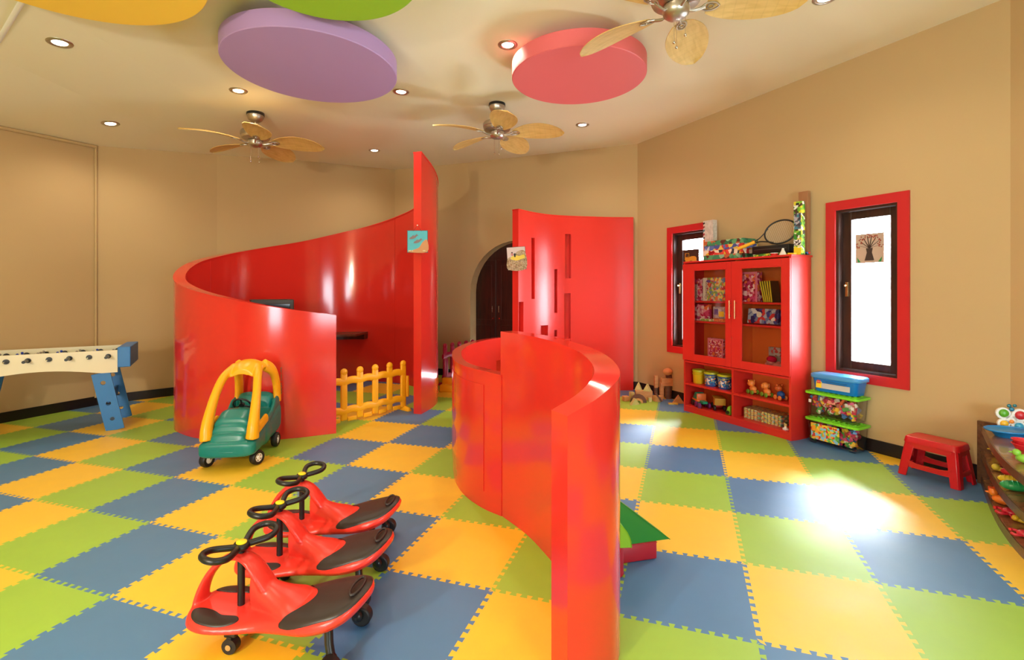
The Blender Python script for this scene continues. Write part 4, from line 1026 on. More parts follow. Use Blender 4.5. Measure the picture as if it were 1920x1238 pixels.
# wheeled animals
def pet(lab, px, head, bodyc, wheelc, kind):
    d = .15; x = cabx(px, d); t = thing('wheeled_animal', lab, 'toy animal', cabw(x, d, .3485), RZC+R(180-18))
    b = B(); b.sph((-.01, 0, .058), .036, 16, (1.25, .9, .95)); b.build('body', bodyc, t, smooth=180)
    b = B(); b.sph((.022, 0, .115), .040, 18, (1, .95, .95)); b.sph((.055, 0, .105), .020, 12, (1.2, 1, .9)); b.build('head', head, t, smooth=180)
    b = B(); b.sph((.079, 0, .108), .008, 10); b.build('nose', M_tred, t, smooth=180)
    for s in (-1, 1):
        b = B(); b.sph((.056, .017*s, .128), .0045, 8); b.build('eye', M_black, t, smooth=180)
        b = B()
        if kind == 'dog': b.sph((.015, .040*s, .115), .013, 10, (1, .5, 2.1))
        elif kind == 'bear': b.sph((.01, .028*s, .15), .013, 10)
        else: b.sph((.02, .034*s, .140), .010, 10, (1, .7, 1.3))
        b.build('ear', head, t, smooth=180)
        for q in (-.035, .03):
            b = B(); b.cyl((q, .026*s, .024), (q, .042*s, .024), .024, n=16); b.build('animal_wheel', wheelc, t, bev=.005, smooth=50)
    b = B(); b.box((0, 0, .028), (.09, .045, .018), bev=.005); b.build('base_plate', bodyc, t, smooth=60)
M_org = P('pet_orange', rgb(236, 140, 60), .4); M_pgr = P('pet_green', rgb(110, 160, 40), .4); M_pbl = P('pet_blue', rgb(30, 90, 170), .4)
pet('orange wheeled toy pup at the left of the three toy animals', 1411, M_org, M_org, M_pgr, 'pup')
pet('orange wheeled toy dog with long ears, middle of the three toy animals', 1437, M_org, M_org, M_pgr, 'dog')
pet('orange and blue wheeled toy bear at the right of the three toy animals', 1463, P('pet_brown', rgb(206, 100, 40), .4), M_pbl, M_org, 'bear')
# stacked foam puzzle pieces
x0, x1 = cabx(1394, .12), cabx(1464, .12); nL = 5
for k in range(nL):
    t = thing('puzzle_mat', 'scalloped play mat, %s of the folded stack on the bottom right shelf' % ('lowest', 'second from the bottom', 'middle layer', 'second from the top', 'topmost')[k], 'folded mat', cabw((x0+x1)/2+.012, .20, .0805+k*.0225), RZC, 'scalloped mats stacked on the bottom shelf')
    n = 11; L = x1-x0; pts = []
    for e in range(n):
        for a in (.0, .25, .5, .75): pts.append((-L/2+L*(e+a)/n, -.09-.012*math.sin(math.pi*a)))
    for a in range(5): pts.append((L/2+.01*math.sin(math.pi*a/4), -.09+.18*a/4))
    pts += [(-x, -y) for x, y in pts]
    b = B(); b.prism(pts, 0, .021); b.build('mat_layer', PRINT('mat_print_%d' % (k % 2), [rgb(206, 170, 90), rgb(110, 150, 90), rgb(220, 120, 60), rgb(150, 170, 170)] if k % 2 else [rgb(190, 170, 120), rgb(90, 130, 120), rgb(200, 190, 90), rgb(160, 90, 50)], 34, seed=k), t)
t = thing('toy_figure', 'small white toy figure at the right end of the bottom shelf', 'toy', cabw(cabx(1473, .06), .06, .0805), RZC)
b = B(); b.lathe([(0, 0), (.028, 0), (.03, .012), (.014, .02), (.010, .035), (0, .036)], 16); b.build('base', M_white, t, smooth=50)
b = B(); b.sph((0, 0, .045), .015, 12, (1, .7, 1.2)); b.sph((-.01, 0, .06), .008, 8); b.build('figure_body', P('figure_cream', rgb(210, 190, 130), .5), t, smooth=180)

# ---------------- on top of the cabinet
ZT_ = CH+.0205
t = gamebox('tall narrow white box standing upright on the left end of the cabinet', 1318.5, 1337, .22, ZT_, .50, [rgb(206, 200, 190), rgb(196, 190, 182), rgb(214, 208, 200)], dep=.07, seed=3, cat='box')
for k, c in enumerate((rgb(40, 36, 34), rgb(150, 60, 50), rgb(60, 120, 140), rgb(180, 40, 60), rgb(60, 60, 70))):
    b = B(); b.box((-.062, -.0355, .47-k*.045), (.026, .002, .020), rot=Euler((0, R(-25), 0)).to_matrix()); b.build('side_mark', P('mark_%d' % k, c, .5), t)
b = B(); b.box((-.062, -.0352, .17), (.03, .0015, .20)); b.build('orange_strip', M_orp, t)
gs = 'flat game boxes stacked on the cabinet'
for k, (nm, cols) in enumerate((('green', TEAL), ('red', REDS), ('blue and red', BLGR), ('green', TEAL))):
    lab = ('flat green game box at the bottom of the stack on the cabinet', 'flat red game box, second from the bottom of the stack', 'flat blue game box, third from the bottom of the stack', 'flat green game box lying on top of the stack')[k]
    gamebox(lab, 1319+k*.5, 0, .05+.003*k, ZT_+k*.0555, .055, cols, dep=.26, seed=40+k*3, group=gs, scale=13, wdt=.47+(0, .03, .05, .04)[k], rz=R((0, 1, -1, 1.5)[k]))
t = thing('badminton_set_case', 'long black case lying on the cabinet under the racket', 'case', cabw(cabx(1450, .18), .18, ZT_+.031), RZC)
b = B(); b.box((0, 0, .045), (.42, .12, .088), bev=.012); b.build('case_body', M_black, t, smooth=40)
b = B(); b.tube([(-.18, -.0605, .05), (.18, -.0605, .05)], .002, 6); b.build('zip', P('zip_grey', rgb(90, 90, 90), .4), t)
gamebox('flat green box under the black case on the cabinet', 1412, 1464, .095, ZT_, .03, GREENS, dep=.22, seed=8, cat='box')
t = gamebox('tall lime green toy package standing at the right end of the cabinet', 1488, 1502.5, .125, ZT_, .53, GREENS, dep=.06, seed=51, cat='toy package', scale=20, face=[(.06, .94, .48, .78, PRINT('package_window', [rgb(90, 90, 100), rgb(170, 170, 180), rgb(60, 60, 70), rgb(60, 130, 150)], 30)), (.04, .96, .0, .13, M_yel), (.3, .7, .93, .97, M_ink), (.04, .96, .17, .28, PRINT('zebra_print', [rgb(20, 20, 20), rgb(235, 235, 235), rgb(30, 30, 30), rgb(240, 240, 240)], 60))])
t = gamebox('brown cardboard box standing behind the lime green package', 1497, 1514.5, .275, ZT_, .65, [rgb(158, 112, 74), rgb(162, 116, 78), rgb(154, 108, 72)], dep=.045, seed=1, cat='box', scale=3)
t = thing('toy_tray', 'yellow plastic tray beside the tall package on the cabinet', 'tray', cabw(CW-.040, .08, ZT_), RZC)
b = B(); b.box((0, 0, .008), (.06, .06, .015), bev=.004); b.build('tray_base', M_yel, t); b = B(); b.tube([(-.026, -.026, .016), (.026, -.026, .016), (.026, .026, .016), (-.026, .026, .016)], .004, 6, closed=True); b.build('tray_rim', M_yel, t)
t = thing('toy_aeroplane', 'tiny blue toy car with a red nose at the right end of the cabinet top', 'toy', cabw(CW-.01, .225, ZT_), RZC)
b = B(); b.box((0, 0, .018), (.09, .03, .022), bev=.006); b.build('toy_body', M_pbl, t, smooth=60); b = B(); b.sph((.05, 0, .02), .011, 10); b.build('toy_nose', M_tred, t, smooth=180)
for q in (-.03, .03): b = B(); b.cyl((q, -.018, .009), (q, .018, .009), .009, n=12); b.build('toy_axle', M_black, t, smooth=50)
t['label'] = 'tiny blue toy vehicle with a red nose at the right end of the cabinet top'; t.name = 'toy_vehicle'
t = thing('shuttlecock', 'white shuttlecock standing on the cabinet beside the tall package', 'shuttlecock', cabw(cabx(1468, .05), .05, ZT_), RZC)
b = B(); b.lathe([(.036, 0), (.035, .003), (.014, .05), (.012, .052)], 16); b.build('skirt', P('feather_white', rgb(228, 224, 210), .7), t, smooth=60); b = B(); b.sph((0, 0, .058), .013, 12); b.build('cork', M_white, t, smooth=180)
t = thing('toy_dish', 'small red and white dish beside the shuttlecock on the cabinet', 'toy', cabw(cabx(1457, .045)-.03, .045, ZT_), RZC)
b = B(); b.lathe([(0, 0), (.03, 0), (.036, .022), (.032, .022), (.028, .006), (0, .006)], 18); b.build('dish_bowl', M_tred, t, smooth=50); b = B(); b.lathe([(.033, .022), (.038, .022), (.038, .028), (.033, .028)], 18); b.build('dish_rim', M_white, t, smooth=50)
# racket: lies in a plane leaning against the wall; axis from the grip end to the head
def rp(px, py, d): x = cabx(px, d); q = cabw(x, d); return Vector((q.x, q.y, H+(YC-py)*q.y/F))
G0, G1, Hc, Ht = rp(1383, 467, .01), rp(1415, 454, .05), rp(1452, 443.5, .19), rp(1493, 423, .235)
G0.z = max(G0.z, ZT_+.02)
RS = (Ht-G0).length/.645; ax = (Ht-G0).normalized(); nrm = Vector((-.62, -.78, .12)); nrm = (nrm-ax*nrm.dot(ax)).normalized(); sd = ax.cross(nrm)
MR = Matrix((( ax.x, sd.x, nrm.x, G0.x), (ax.y, sd.y, nrm.y, G0.y), (ax.z, sd.z, nrm.z, G0.z), (0, 0, 0, 1)))
t = thing('racket', 'black tennis racket with a yellow grip leaning on the cabinet top', 'racket'); t.matrix_world = MR @ Matrix.Scale(RS, 4)
b = B(); b.cyl((0, 0, 0), (.20, 0, 0), .019, n=12); b.build('grip', P('grip_yellow', rgb(236, 176, 30), .55), t, smooth=50)
b = B(); cx, ra, rb = .48, .165, .128
b.tube([(cx+ra*math.cos(2*math.pi*k/40), rb*math.sin(2*math.pi*k/40), 0) for k in range(40)], .0095, 8, closed=True)
b.tube(spline([(.20, .008, 0), (.26, .022, 0), (.33, .058, 0), (.375, .088, 0)], 4), .008, 8); b.tube(spline([(.20, -.008, 0), (.26, -.022, 0), (.33, -.058, 0), (.375, -.088, 0)], 4), .006, 8)
b.build('racket_frame', M_black, t, smooth=60)
b = B()
for k in range(-8, 9):
    u = k*.0185
    if abs(u) < ra: w_ = rb*math.sqrt(1-(u/ra)**2); b.cyl((cx+u, -w_, 0), (cx+u, w_, 0), .0018, n=4)
for k in range(-6, 7):
    v_ = k*.0165
    if abs(v_) < rb: w_ = ra*math.sqrt(1-(v_/rb)**2); b.cyl((cx-w_, v_, 0), (cx+w_, v_, 0), .0018, n=4)
b.build('strings', P('string_pale', rgb(205, 190, 160), .5), t, kind='stuff')

# ================================================================= storage bins, stool
M_clear = GLASS('bin_plastic', (.97, .97, .98, 1), .05); M_blid = P('bin_lid_green', rgb(122, 214, 40), .3)
def rrect(w, d, r, n=5):
    pts = []
    for cx, cy, a0 in ((w/2-r, d/2-r, 0), (-w/2+r, d/2-r, 90), (-w/2+r, -d/2+r, 180), (w/2-r, -d/2+r, 270)):
        for k in range(n+1): a = R(a0+90*k/n); pts.append((cx+r*math.cos(a), cy+r*math.sin(a)))
    return pts
rb_ = random.Random(7)
BRC = [rgb(230, 110, 60), rgb(240, 200, 60), rgb(90, 170, 70), rgb(200, 50, 80), rgb(70, 130, 190), rgb(236, 228, 210), rgb(230, 90, 130), rgb(180, 90, 50)]
def bin_(lab, z, sticker):
    t = thing('storage_bin', lab, 'storage box', cabw(1.415+.24, .232, z), RZC, 'clear bins with lime lids')
    L, D, hh = .47, .225, .225
    b = B(); rings = []
    for (l, d, zz) in ((L-.05, D-.04, .022), (L-.045, D-.035, .02), (L-.02, D-.012, hh), (L-.024, D-.016, hh), (L-.049, D-.039, .024)):
        rings.append([(x, y, zz) for x, y in rrect(l, d, .03)])
    b.loft(rings, cap=True); b.build('clear_tub', M_clear, t, smooth=50)
    for sx in (-1, 1):
        for sy in (-1, 1): b = B(); b.box((sx*(L/2-.06), sy*(D/2-.045), .011), (.05, .035, .021), bev=.004); b.build('foot', M_clear, t)
    b = B(); b.prism(rrect(L+.012, D+.012, .03), hh-.004, hh+.018); b.prism(rrect(L-.05, D-.05, .02), hh+.018, hh+.024)
    b.build('lid', M_blid, t, bev=.004, smooth=50)
    b = B()
    for i in range(9):
        for j in range(2): b.cyl((-L/2+.05+i*(L-.1)/8, (j-.5)*.10, hh+.024), (-L/2+.05+i*(L-.1)/8, (j-.5)*.10, hh+.0305), .012, n=12)
    b.build('lid_studs', M_blid, t, kind='stuff')
    for k, c in enumerate(BRC):
        b = B()
        for q in range(17):
            x = rb_.uniform(-L/2+.05, L/2-.05); y = rb_.choice((-1, -1, -1, 0, 1))*(D/2-.045)+rb_.uniform(-.008, .012); zz = rb_.uniform(.05, hh-.035)
            s = rb_.choice(((.032, .016, .019), (.064, .032, .019), (.032, .032, .019), (.03, .03, .03)))
            b.box((x, y*.9, zz), s, rot=Euler((rb_.uniform(0, 3), rb_.uniform(0, 3), rb_.uniform(0, 3))).to_matrix())
        b.build('building_bricks', P('brick_%d' % k, c, .35), t, kind='stuff')
    if sticker:
        b = B(); b.box((-.045, -D/2-.0005, .125), (L*.55, .0016, .155), rot=Euler((R(2.5), 0, 0)).to_matrix())
        b.build('picture_label', PRINT('bin_sticker', [rgb(120, 200, 70), rgb(240, 210, 60), rgb(210, 60, 50), rgb(140, 200, 220), rgb(90, 160, 60), rgb(240, 170, 60)], 28, seed=6), t)
        b = B(); b.box((-.145, -D/2-.0030, .165), (.035, .0016, .075)); b.build('corner_badge', P('badge_orange', rgb(240, 160, 40), .4), t)
    else:
        for sx in (-.19, .19): b = B(); b.box((sx, -D/2+.010, .15), (.025, .0012, .03)); b.build('small_label', M_offw, t)
    return t
bin_('clear bin of toy bricks with a picture label, at the bottom of the pile', 0.0005, True)
bin_('clear bin of toy bricks with a lime lid, in the middle of the pile', .2565, False)
t = thing('lidded_box', 'blue plastic box with a pale blue lid on top of the bins', 'storage box', cabw(1.415+.265, .225, .5155), RZC+R(2), scale=1.1)
M_bb = P('box_blue', rgb(0, 116, 200), .3)
b = B(); b.loft([[(x, y, zz) for x, y in rrect(l, d, .035)] for l, d, zz in ((.33, .15, 0), (.335, .155, .004), (.37, .18, .13))]); b.build('tub', M_bb, t, smooth=50)
b = B(); b.loft([[(x, y, zz) for x, y in rrect(l, d, r_)] for l, d, zz, r_ in ((.395, .20, .115, .05), (.40, .205, .118, .05), (.40, .205, .143, .05), (.385, .19, .152, .05), (.30, .12, .156, .03))]); b.build('lid', P('lid_pale_blue', rgb(70, 150, 215), .22), t, smooth=50)
b = B(); b.box((-.01, -.0845, .065), (.27, .0016, .072), rot=Euler((R(-5.5), 0, 0)).to_matrix()); lb = b.build('paper_label', P('label_grey', rgb(190, 190, 188), .5), t)
b = B(); b.box((-.12, -.0862, .07), (.045, .0014, .078), rot=Euler((R(-5.5), 0, 0)).to_matrix()); b.build('yellow_badge', M_yel, t)
b = B(); b.box((-.12, -.0875, .083), (.032, .001, .026), rot=Euler((R(-5.5), 0, 0)).to_matrix()); b.build('red_badge', M_tred, t)
text('badge_lettering', 'LEGO', .013, M_offw, t, (-.12, -.0885, .083), (R(84), 0, 0), .0002)
for k in range(4):
    b = B(); b.box((.02, -.0858-.0018*(k-1.5)*-1, .09-k*.014), (.17-.03*(k % 2), .0006, .003)); b.build('print_line', M_ink, t)
t = thing('step_stool', 'red plastic step stool between the bins and the corner shelf', 'stool', (3.335, 3.775, 0), RZC)
M_st = P('stool_red', rgb(196, 22, 34), .28, var=.04, scale=5)
Ls, Ws, lt, wt, hs = .40, .285, .335, .205, .31
b = B(); b.loft([[(x, y, zz) for x, y in rrect(l, d, r_)] for l, d, zz, r_ in ((lt+.02, wt+.02, hs-.045, .035), (lt+.004, wt+.004, hs-.006, .035), (lt-.012, wt-.012, hs, .03), (lt-.06, wt-.05, hs-.003, .025))]); b.build('seat', M_st, t, smooth=50)
for sx in (-1, 1):
    for sy in (-1, 1):
        secs = []
        for f in (0, .5, 1):
            zz = (hs-.04)*f; w2 = Ls/2+(lt/2-Ls/2)*f; d2 = Ws/2+(wt/2-Ws/2)*f; a = .060+.012*f; th_ = .014
            pts = [(w2, d2-.012), (w2-.012, d2), (w2-a, d2), (w2-a, d2-th_), (w2-.02, d2-th_), (w2-th_, d2-.02), (w2-th_, d2-a), (w2, d2-a)]
            secs.append([(x*sx, y*sy, zz) for x, y in pts])
        b = B(); b.loft(secs); b.build('leg', M_st, t, bev=.003, smooth=40)
def q_(f): return Ls/2+(lt/2-Ls/2)*f, Ws/2+(wt/2-Ws/2)*f
f = .36; w2, d2 = q_(f); zz = (hs-.04)*f
for sy in (-1, 1):
    b = B(); n = 12; pts = []
    top = [(-w2+.05+(2*w2-.1)*k/n, zz+.012+.022*(2*k/n-1)**4) for k in range(n+1)]; bot = [(x, z-.038-.02*(2*k/n-1)**4+.0) for k, (x, z) in enumerate(top)]
    b.prism(top+bot[::-1], -.006, .006, M=Matrix.Translation((0, sy*(d2-.007), 0)) @ Matrix.Rotation(R(90), 4, 'X')); b.build('side_rail', M_st, t, smooth=40)
    b = B(); w3, d3 = q_(.86); b.box((0, sy*(d3-.006), hs-.062), (2*w3-.08, .010, .05), bev=.003); b.build('apron', M_st, t)
for sx in (-1, 1):
    b = B(); b.box((sx*(w2-.007), 0, zz), (.012, 2*d2-.1, .036), bev=.003); b.build('end_rail', M_st, t)
    b = B(); w3, d3 = q_(.86); b.box((sx*(w3-.006), 0, hs-.062), (.010, 2*d3-.08, .05), bev=.003); b.build('apron', M_st, t)
# ================================================================= corner shelf and its toys
M_sh = WOODMAT('shelf_laminate', rgb(128, 84, 52), rgb(150, 102, 64), .22, stretch=(1, 8, 1), coat=.3)
M_shd = WOODMAT('shelf_edge', rgb(84, 56, 38), rgb(106, 74, 50), .3)
arc = spline([(3.585, 3.66), (3.22, 3.22), (2.98, 2.90), (2.80, 2.60), (2.68, 2.28), (2.65, 1.9), (2.76, 1.5), (3.0, 1.15), (3.35, .9), (3.85, .8)], 5)
backp = [(3.93, .82), (3.735, 3.50), (3.66, 3.675)]
t = thing('corner_shelf', 'low three-tier brown curved shelf of toys at the right edge', 'shelf', (0, 0, 0))
TZ = (.055, .255, .455)
for k, z in enumerate(TZ):
    b = B(); b.prism(arc+backp, z-.024, z); b.build('shelf_tier', M_sh, t, bev=.002)
    b = B(); secs = []
    for i, p in enumerate(arc):
        a, c = arc[max(i-1, 0)], arc[min(i+1, len(arc)-1)]; tt = Vector((c[0]-a[0], c[1]-a[1])).normalized(); n = Vector((tt.y, -tt.x))
        if n.x > 0 and i < 30: n = -n
        z0 = 0 if k == 0 else z-.05; p0 = Vector(p)-n*.0; p1 = Vector(p)+n*.008
        secs.append([(p0.x, p0.y, z0), (p1.x, p1.y, z0), (p1.x, p1.y, z+.001), (p0.x, p0.y, z+.001)])
    b.loft(secs); b.build('curved_edge', M_shd, t, smooth=50)
b = B(); pb = Vector((3.575, 3.69)); d_ = Vector(UR[:2])
b.prism([(3.575, 3.69), (3.60, 3.70), (3.70, 3.50), (3.675, 3.49)], 0, .478); b.build('end_board', M_shd, t)
b = B(); b.prism([(3.715, 3.50), (3.90, .82), (3.93, .82), (3.735, 3.50)], 0, .485); b.build('back_board', M_shd, t)
b = B(); b.prism([(3.25, 2.0), (3.27, 2.0), (3.27, 2.6), (3.25, 2.6)], .0, .43); b.build('upright', M_shd, t)
def onz(px, py, z): Y = F*(H-z)/(py-YC); return Vector(((px-960)/F*Y, Y, z+.0008))
def plc(c, r=.35): return P('toy_%d_%d_%d' % tuple(c), rgb(*c), r, spec=.6)
# blue tray
t = thing('toy_tray', 'blue oval plastic tray propped on the top of the corner shelf', 'tray', (3.475, 3.355, TZ[2]+.0008), R(-6), rx=0, scale=.82)
b = B(); b.loft([[(rx*math.cos(a*math.pi/16), ry*math.sin(a*math.pi/16), z) for a in range(32)] for rx, ry, z in ((.10, .065, 0), (.125, .08, .035), (.16, .11, .046), (.168, .118, .058), (.16, .11, .058), (.12, .085, .046))]); b.build('tray_dish', plc((20, 130, 200)), t, smooth=50)
b = B(); b.tube([(.172*math.cos(a*math.pi/16), .12*math.sin(a*math.pi/16), .058) for a in range(32)], .006, 6, closed=True); b.build('tray_rim', plc((20, 130, 200)), t, smooth=60)
# butterfly toy with coloured pads
p = onz(1902, 786, TZ[2]); p += Vector((.06, .10, 0))
t = thing('butterfly_toy', 'white butterfly-shaped toy with coloured bubbles behind the blue tray', 'toy', (3.618, 3.482, TZ[2]+.0008), R(-22), scale=1.2)
b = B()
for x, z, r_ in ((-.036, .105, .036), (.040, .100, .040), (-.034, .045, .030), (.034, .036, .034), (0, .07, .03)): b.cyl((x, -.008, z), (x, .008, z), r_, n=24)
b.box((0, 0, .012), (.07, .03, .022), bev=.006); b.build('white_plate', M_white, t, bev=.003, smooth=50)
for x, z, r_, c in ((-.036, .108, .024, (90, 170, 40)), (.040, .102, .026, (200, 40, 50)), (-.034, .045, .020, (236, 186, 40)), (.034, .036, .022, (40, 150, 190)), (.0, .060, .012, (236, 140, 50)), (-.012, .155, .011, (30, 110, 120)), (.014, .158, .010, (30, 110, 120)), (0, .135, .013, (30, 120, 150))):
    b = B(); b.sph((x, -.010, z), r_, 14, (1, .6, 1)); b.build('bubble', plc(c), t, smooth=180)
# red dishes
for k in range(2):
    p = onz(1921, 836, TZ[2]); t = thing('red_dish', ('red oval dish at the bottom of the pair on the top tier', 'red oval dish stacked in the lower one on the top tier')[k], 'dish', Vector((3.30, 3.06, TZ[2]+.0008+k*.026)), R(-60), scale=.85)
    b = B(); b.loft([[(rx*math.cos(a*math.pi/14), ry*math.sin(a*math.pi/14), z) for a in range(28)] for rx, ry, z in ((.075, .055, 0), (.098, .072, .040), (.094, .069, .040), (.07, .05, .006))]); b.build('dish_bowl', plc((214, 40, 50)), t, smooth=50)
    b = B(); b.tube([(.098*math.cos(a*math.pi/14), .072*math.sin(a*math.pi/14), .040) for a in range(28)], .004, 6, closed=True); b.build('dish_rim', plc((214, 40, 50)), t, smooth=60)
# sand moulds: each a shaped shell with its own body, fins or wheels
def mould(nm, lab, px, py, tier, c, kind, rz=-45, s=1.0, grp='small plastic sand moulds on the corner shelf'):
    t = thing(nm, lab, 'sand mould', onz(px, py, TZ[tier]), R(rz), grp, scale=s); m = plc(c)
    if kind == 'fish':
        b = B(); b.sph((0, 0, .026), .026, 16, (2.3, 1.15, 1)); b.build('mould_body', m, t, smooth=180)
        b = B(); b.loft([[(x, y, .004), (x, y, .004+h_)] + [(x+.004, y, .004+h_), (x+.004, y, .004)] for x, y, h_ in ((.05, .0, .02), (.06, .012, .03), (.085, .03, .034))]); b.loft([[(x, y, .004), (x, y, .004+h_)] + [(x+.004, y, .004+h_), (x+.004, y, .004)] for x, y, h_ in ((.05, .0, .02), (.06, -.012, .03), (.085, -.03, .034))]); b.build('tail_fin', m, t)
        b = B()
        for k in range(6): b.tube([(-.045+k*.018, .028*math.cos(a*math.pi/8)*math.sqrt(max(.1, 1-((-.045+k*.018)/.06)**2)), .026+.026*math.sin(a*math.pi/8)*math.sqrt(max(.1, 1-((-.045+k*.018)/.06)**2))) for a in range(9)], .0025, 5)
        b.build('ribs', m, t, kind='stuff')
    elif kind == 'snail':
        b = B(); b.sph((.02, 0, .031), .034, 16, (1.15, 1, .85)); b.build('mould_body', m, t, smooth=180)
        b = B(); b.tube([((.02+.028*math.cos(a*.5)*(1-a/30)), .028*math.sin(a*.5)*(1-a/30), .05+a*.0008) for a in range(24)], .006, 6); b.build('spiral', m, t, smooth=60)
        b = B(); b.tube([(.04, 0, .0155), (-.03, 0, .0155), (-.06, 0, .022)], .014, 8); b.sph((-.065, 0, .03), .022, 12); b.build('head', m, t, smooth=180)
    elif kind == 'duck':
        b = B(); b.sph((0, 0, .025), .028, 14, (1.5, 1, .9)); b.build('mould_body', m, t, smooth=180)
        b = B(); b.sph((-.035, 0, .055), .02, 12); b.sph((-.055, 0, .052), .009, 8, (1.6, 1, .6)); b.build('head', m, t, smooth=180)
    elif kind == 'car':
        b = B(); b.box((0, 0, .024), (.11, .055, .024), bev=.006); b.box((.005, 0, .044), (.055, .048, .026), bev=.008); b.build('mould_body', m, t, smooth=60)
        for q in (-.032, .032):
            for sy in (-1, 1): b = B(); b.cyl((q, .022*sy, .014), (q, .034*sy, .014), .014, n=14); b.build('mould_wheel', m, t, smooth=50)
    elif kind == 'crab':
        b = B(); b.sph((0, 0, .022), .034, 14, (1.2, 1, .65)); b.build('mould_body', m, t, smooth=180)
        for sy in (-1, 1):
            b = B(); b.tube([(-.02, .03*sy, .018), (-.05, .045*sy, .018), (-.065, .030*sy, .02)], .009, 8); b.build('claw', m, t, smooth=60)
            for q in range(3): b = B(); b.tube([(.02*(q-.6), .03*sy, .016), (.02*(q-.6)+.006, .052*sy, .02), (.02*(q-.6)+.01, .064*sy, .004)], .005, 6); b.build('crab_leg', m, t, smooth=60)
    return t
mould('toy_duck', 'yellow duck-shaped mould at the far end of the middle tier', 1873, 857, 1, (222, 196, 50), 'duck', -20)
mould('toy_snail', 'yellow snail-shaped mould on the middle tier', 1893, 889, 1, (206, 190, 60), 'snail', -40, 1.0)
mould('toy_car_mould', 'red car-shaped mould behind the yellow snail on the middle tier', 1893, 868, 1, (190, 30, 50), 'car', -30, .9)
mould('toy_fish', 'red fish-shaped mould on the middle tier above the yellow one', 1902, 896, 1, (196, 24, 40), 'fish', -50, 1.1)
mould('toy_fish', 'yellow fish-shaped mould between the red and green ones', 1895, 908, 1, (226, 200, 40), 'fish', -45, 1.0)
mould('toy_fish', 'green ribbed fish-shaped mould, nearest on the middle tier', 1903, 921, 1, (30, 160, 90), 'fish', -35, 1.15)
mould('toy_duck', 'lime mould at the right edge of the top tier', 1922, 869, 2, (130, 196, 60), 'duck', -50)
mould('toy_car_mould', 'orange arch-shaped mould at the far end of the lowest tier', 1871, 925, 0, (230, 90, 30), 'car', -40, .9)
mould('toy_animal_mould', 'orange animal-shaped mould on the lowest tier', 1879, 946, 0, (240, 130, 40), 'duck', -50, 1.2)
mould('toy_crab', 'red crab-shaped mould on the lowest tier', 1896, 968, 0, (200, 24, 50), 'crab', -40, 1.1)
mould('toy_snail', 'small yellow mould at the right edge of the lowest tier', 1927, 984, 0, (226, 196, 40), 'snail', -40, .8)
mould('toy_crab', 'pinkish red mould at the right edge of the lowest tier', 1922, 1008, 0, (220, 50, 70), 'crab', -40, .9)
mould('toy_fish', 'tiny coral mould at the far tip of the lowest tier', 1868, 906, 0, (226, 90, 80), 'fish', -60, .6)

# ================================================================= wooden building blocks by the arch wall corner
M_wb = WOODMAT('beech', rgb(196, 140, 82), rgb(214, 160, 100), .45, stretch=(2, 2, 10)); M_wd = WOODMAT('walnut', rgb(92, 58, 40), rgb(116, 76, 54), .45, stretch=(2, 2, 10)); M_wg = WOODMAT('pale_green_wood', rgb(196, 190, 120), rgb(210, 204, 140), .45)
gb = 'wooden building blocks by the wall'
def blk(lab, px, py, Y, build, mat, z=0, rz=0, rx=0, ry=0):
    """py only picks the depth when Y is None"""
    if Y is None: Y = F*(H-z)/(py-YC)
    t_ = B(); build(t_); o = t_.build('wooden_block', mat, bev=.0015); o.location = ((px-960)/F*Y, Y, z+.0006); o.rotation_euler = (rx, ry, rz); tag(o, lab, 'toy block', gb); return o
bx_ = lambda w, d, h: (lambda b: b.box((0, 0, h/2), (w, d, h)))
tri = lambda w, d, h: (lambda b: b.prism([(-w/2, 0), (w/2, 0), (0, h)], -d/2, d/2, M=Matrix.Rotation(R(90), 4, 'X')))
def archb(ro, ri, d): 
    def f(b):
        n = 14; pts = [(ro*math.cos(math.pi*k/n), ro*math.sin(math.pi*k/n)) for k in range(n+1)]+[(ri*math.cos(math.pi*(n-k)/n), ri*math.sin(math.pi*(n-k)/n)) for k in range(n+1)]
        b.prism(pts, -d/2, d/2, M=Matrix.Rotation(R(90), 4, 'X'))
    return f
cylb = lambda r, h: (lambda b: b.cyl((0, 0, 0), (0, 0, h), r, n=24))
halfc = lambda r, h: (lambda b: b.prism([(r*math.cos(math.pi*k/12), -r*math.sin(math.pi*k/12)) for k in range(13)], 0, h))
blk('small pale block at the left end of the wooden block pile', 1173, 0, 6.44, bx_(.075, .075, .065), M_wb, rz=R(15))
blk('upright pale block leaning beside the wooden arch', 1184.5, 0, 6.50, bx_(.05, .06, .105), M_wg, rz=R(15))
blk('wooden arch block in front of the stacked slabs', 1197, 0, 6.36, archb(.105, .062, .05), M_wd, rz=R(-12))
blk('smaller wooden arch nested inside the arch block', 1197, 0, 6.33, archb(.060, .034, .05), M_wb, rz=R(-12))
blk('pale green triangular block lying before the wooden arch', 1190, 0, 6.22, tri(.13, .05, .085), M_wg, rz=R(20))
blk('wide slab at the bottom of the stacked wooden slabs', 1207, 0, 6.52, bx_(.22, .10, .06), M_wb, rz=R(-8))
blk('wide slab on top of the stacked wooden slabs', 1207, 0, 6.52, bx_(.22, .10, .06), M_wb, z=.0612, rz=R(-8))
blk('triangular roof block at the left on the stacked slabs', 1197, 0, 6.57, tri(.09, .06, .10), M_wg, z=.1224, rz=R(-30))
blk('triangular roof block at the right on the stacked slabs', 1213.5, 0, 6.49, tri(.10, .08, .095), M_wg, z=.1224, rz=R(-30))
blk('small square block in front of the stacked slabs', 1218.5, 0, 6.38, bx_(.036, .04, .055), M_wg)
blk('dark round block at the foot of the thin wooden post', 1230, 0, 6.70, cylb(.030, .125), M_wd)
blk('thin upright post standing on the dark round block', 1230, 0, 6.70, bx_(.045, .045, .165), M_wb, z=.1262)
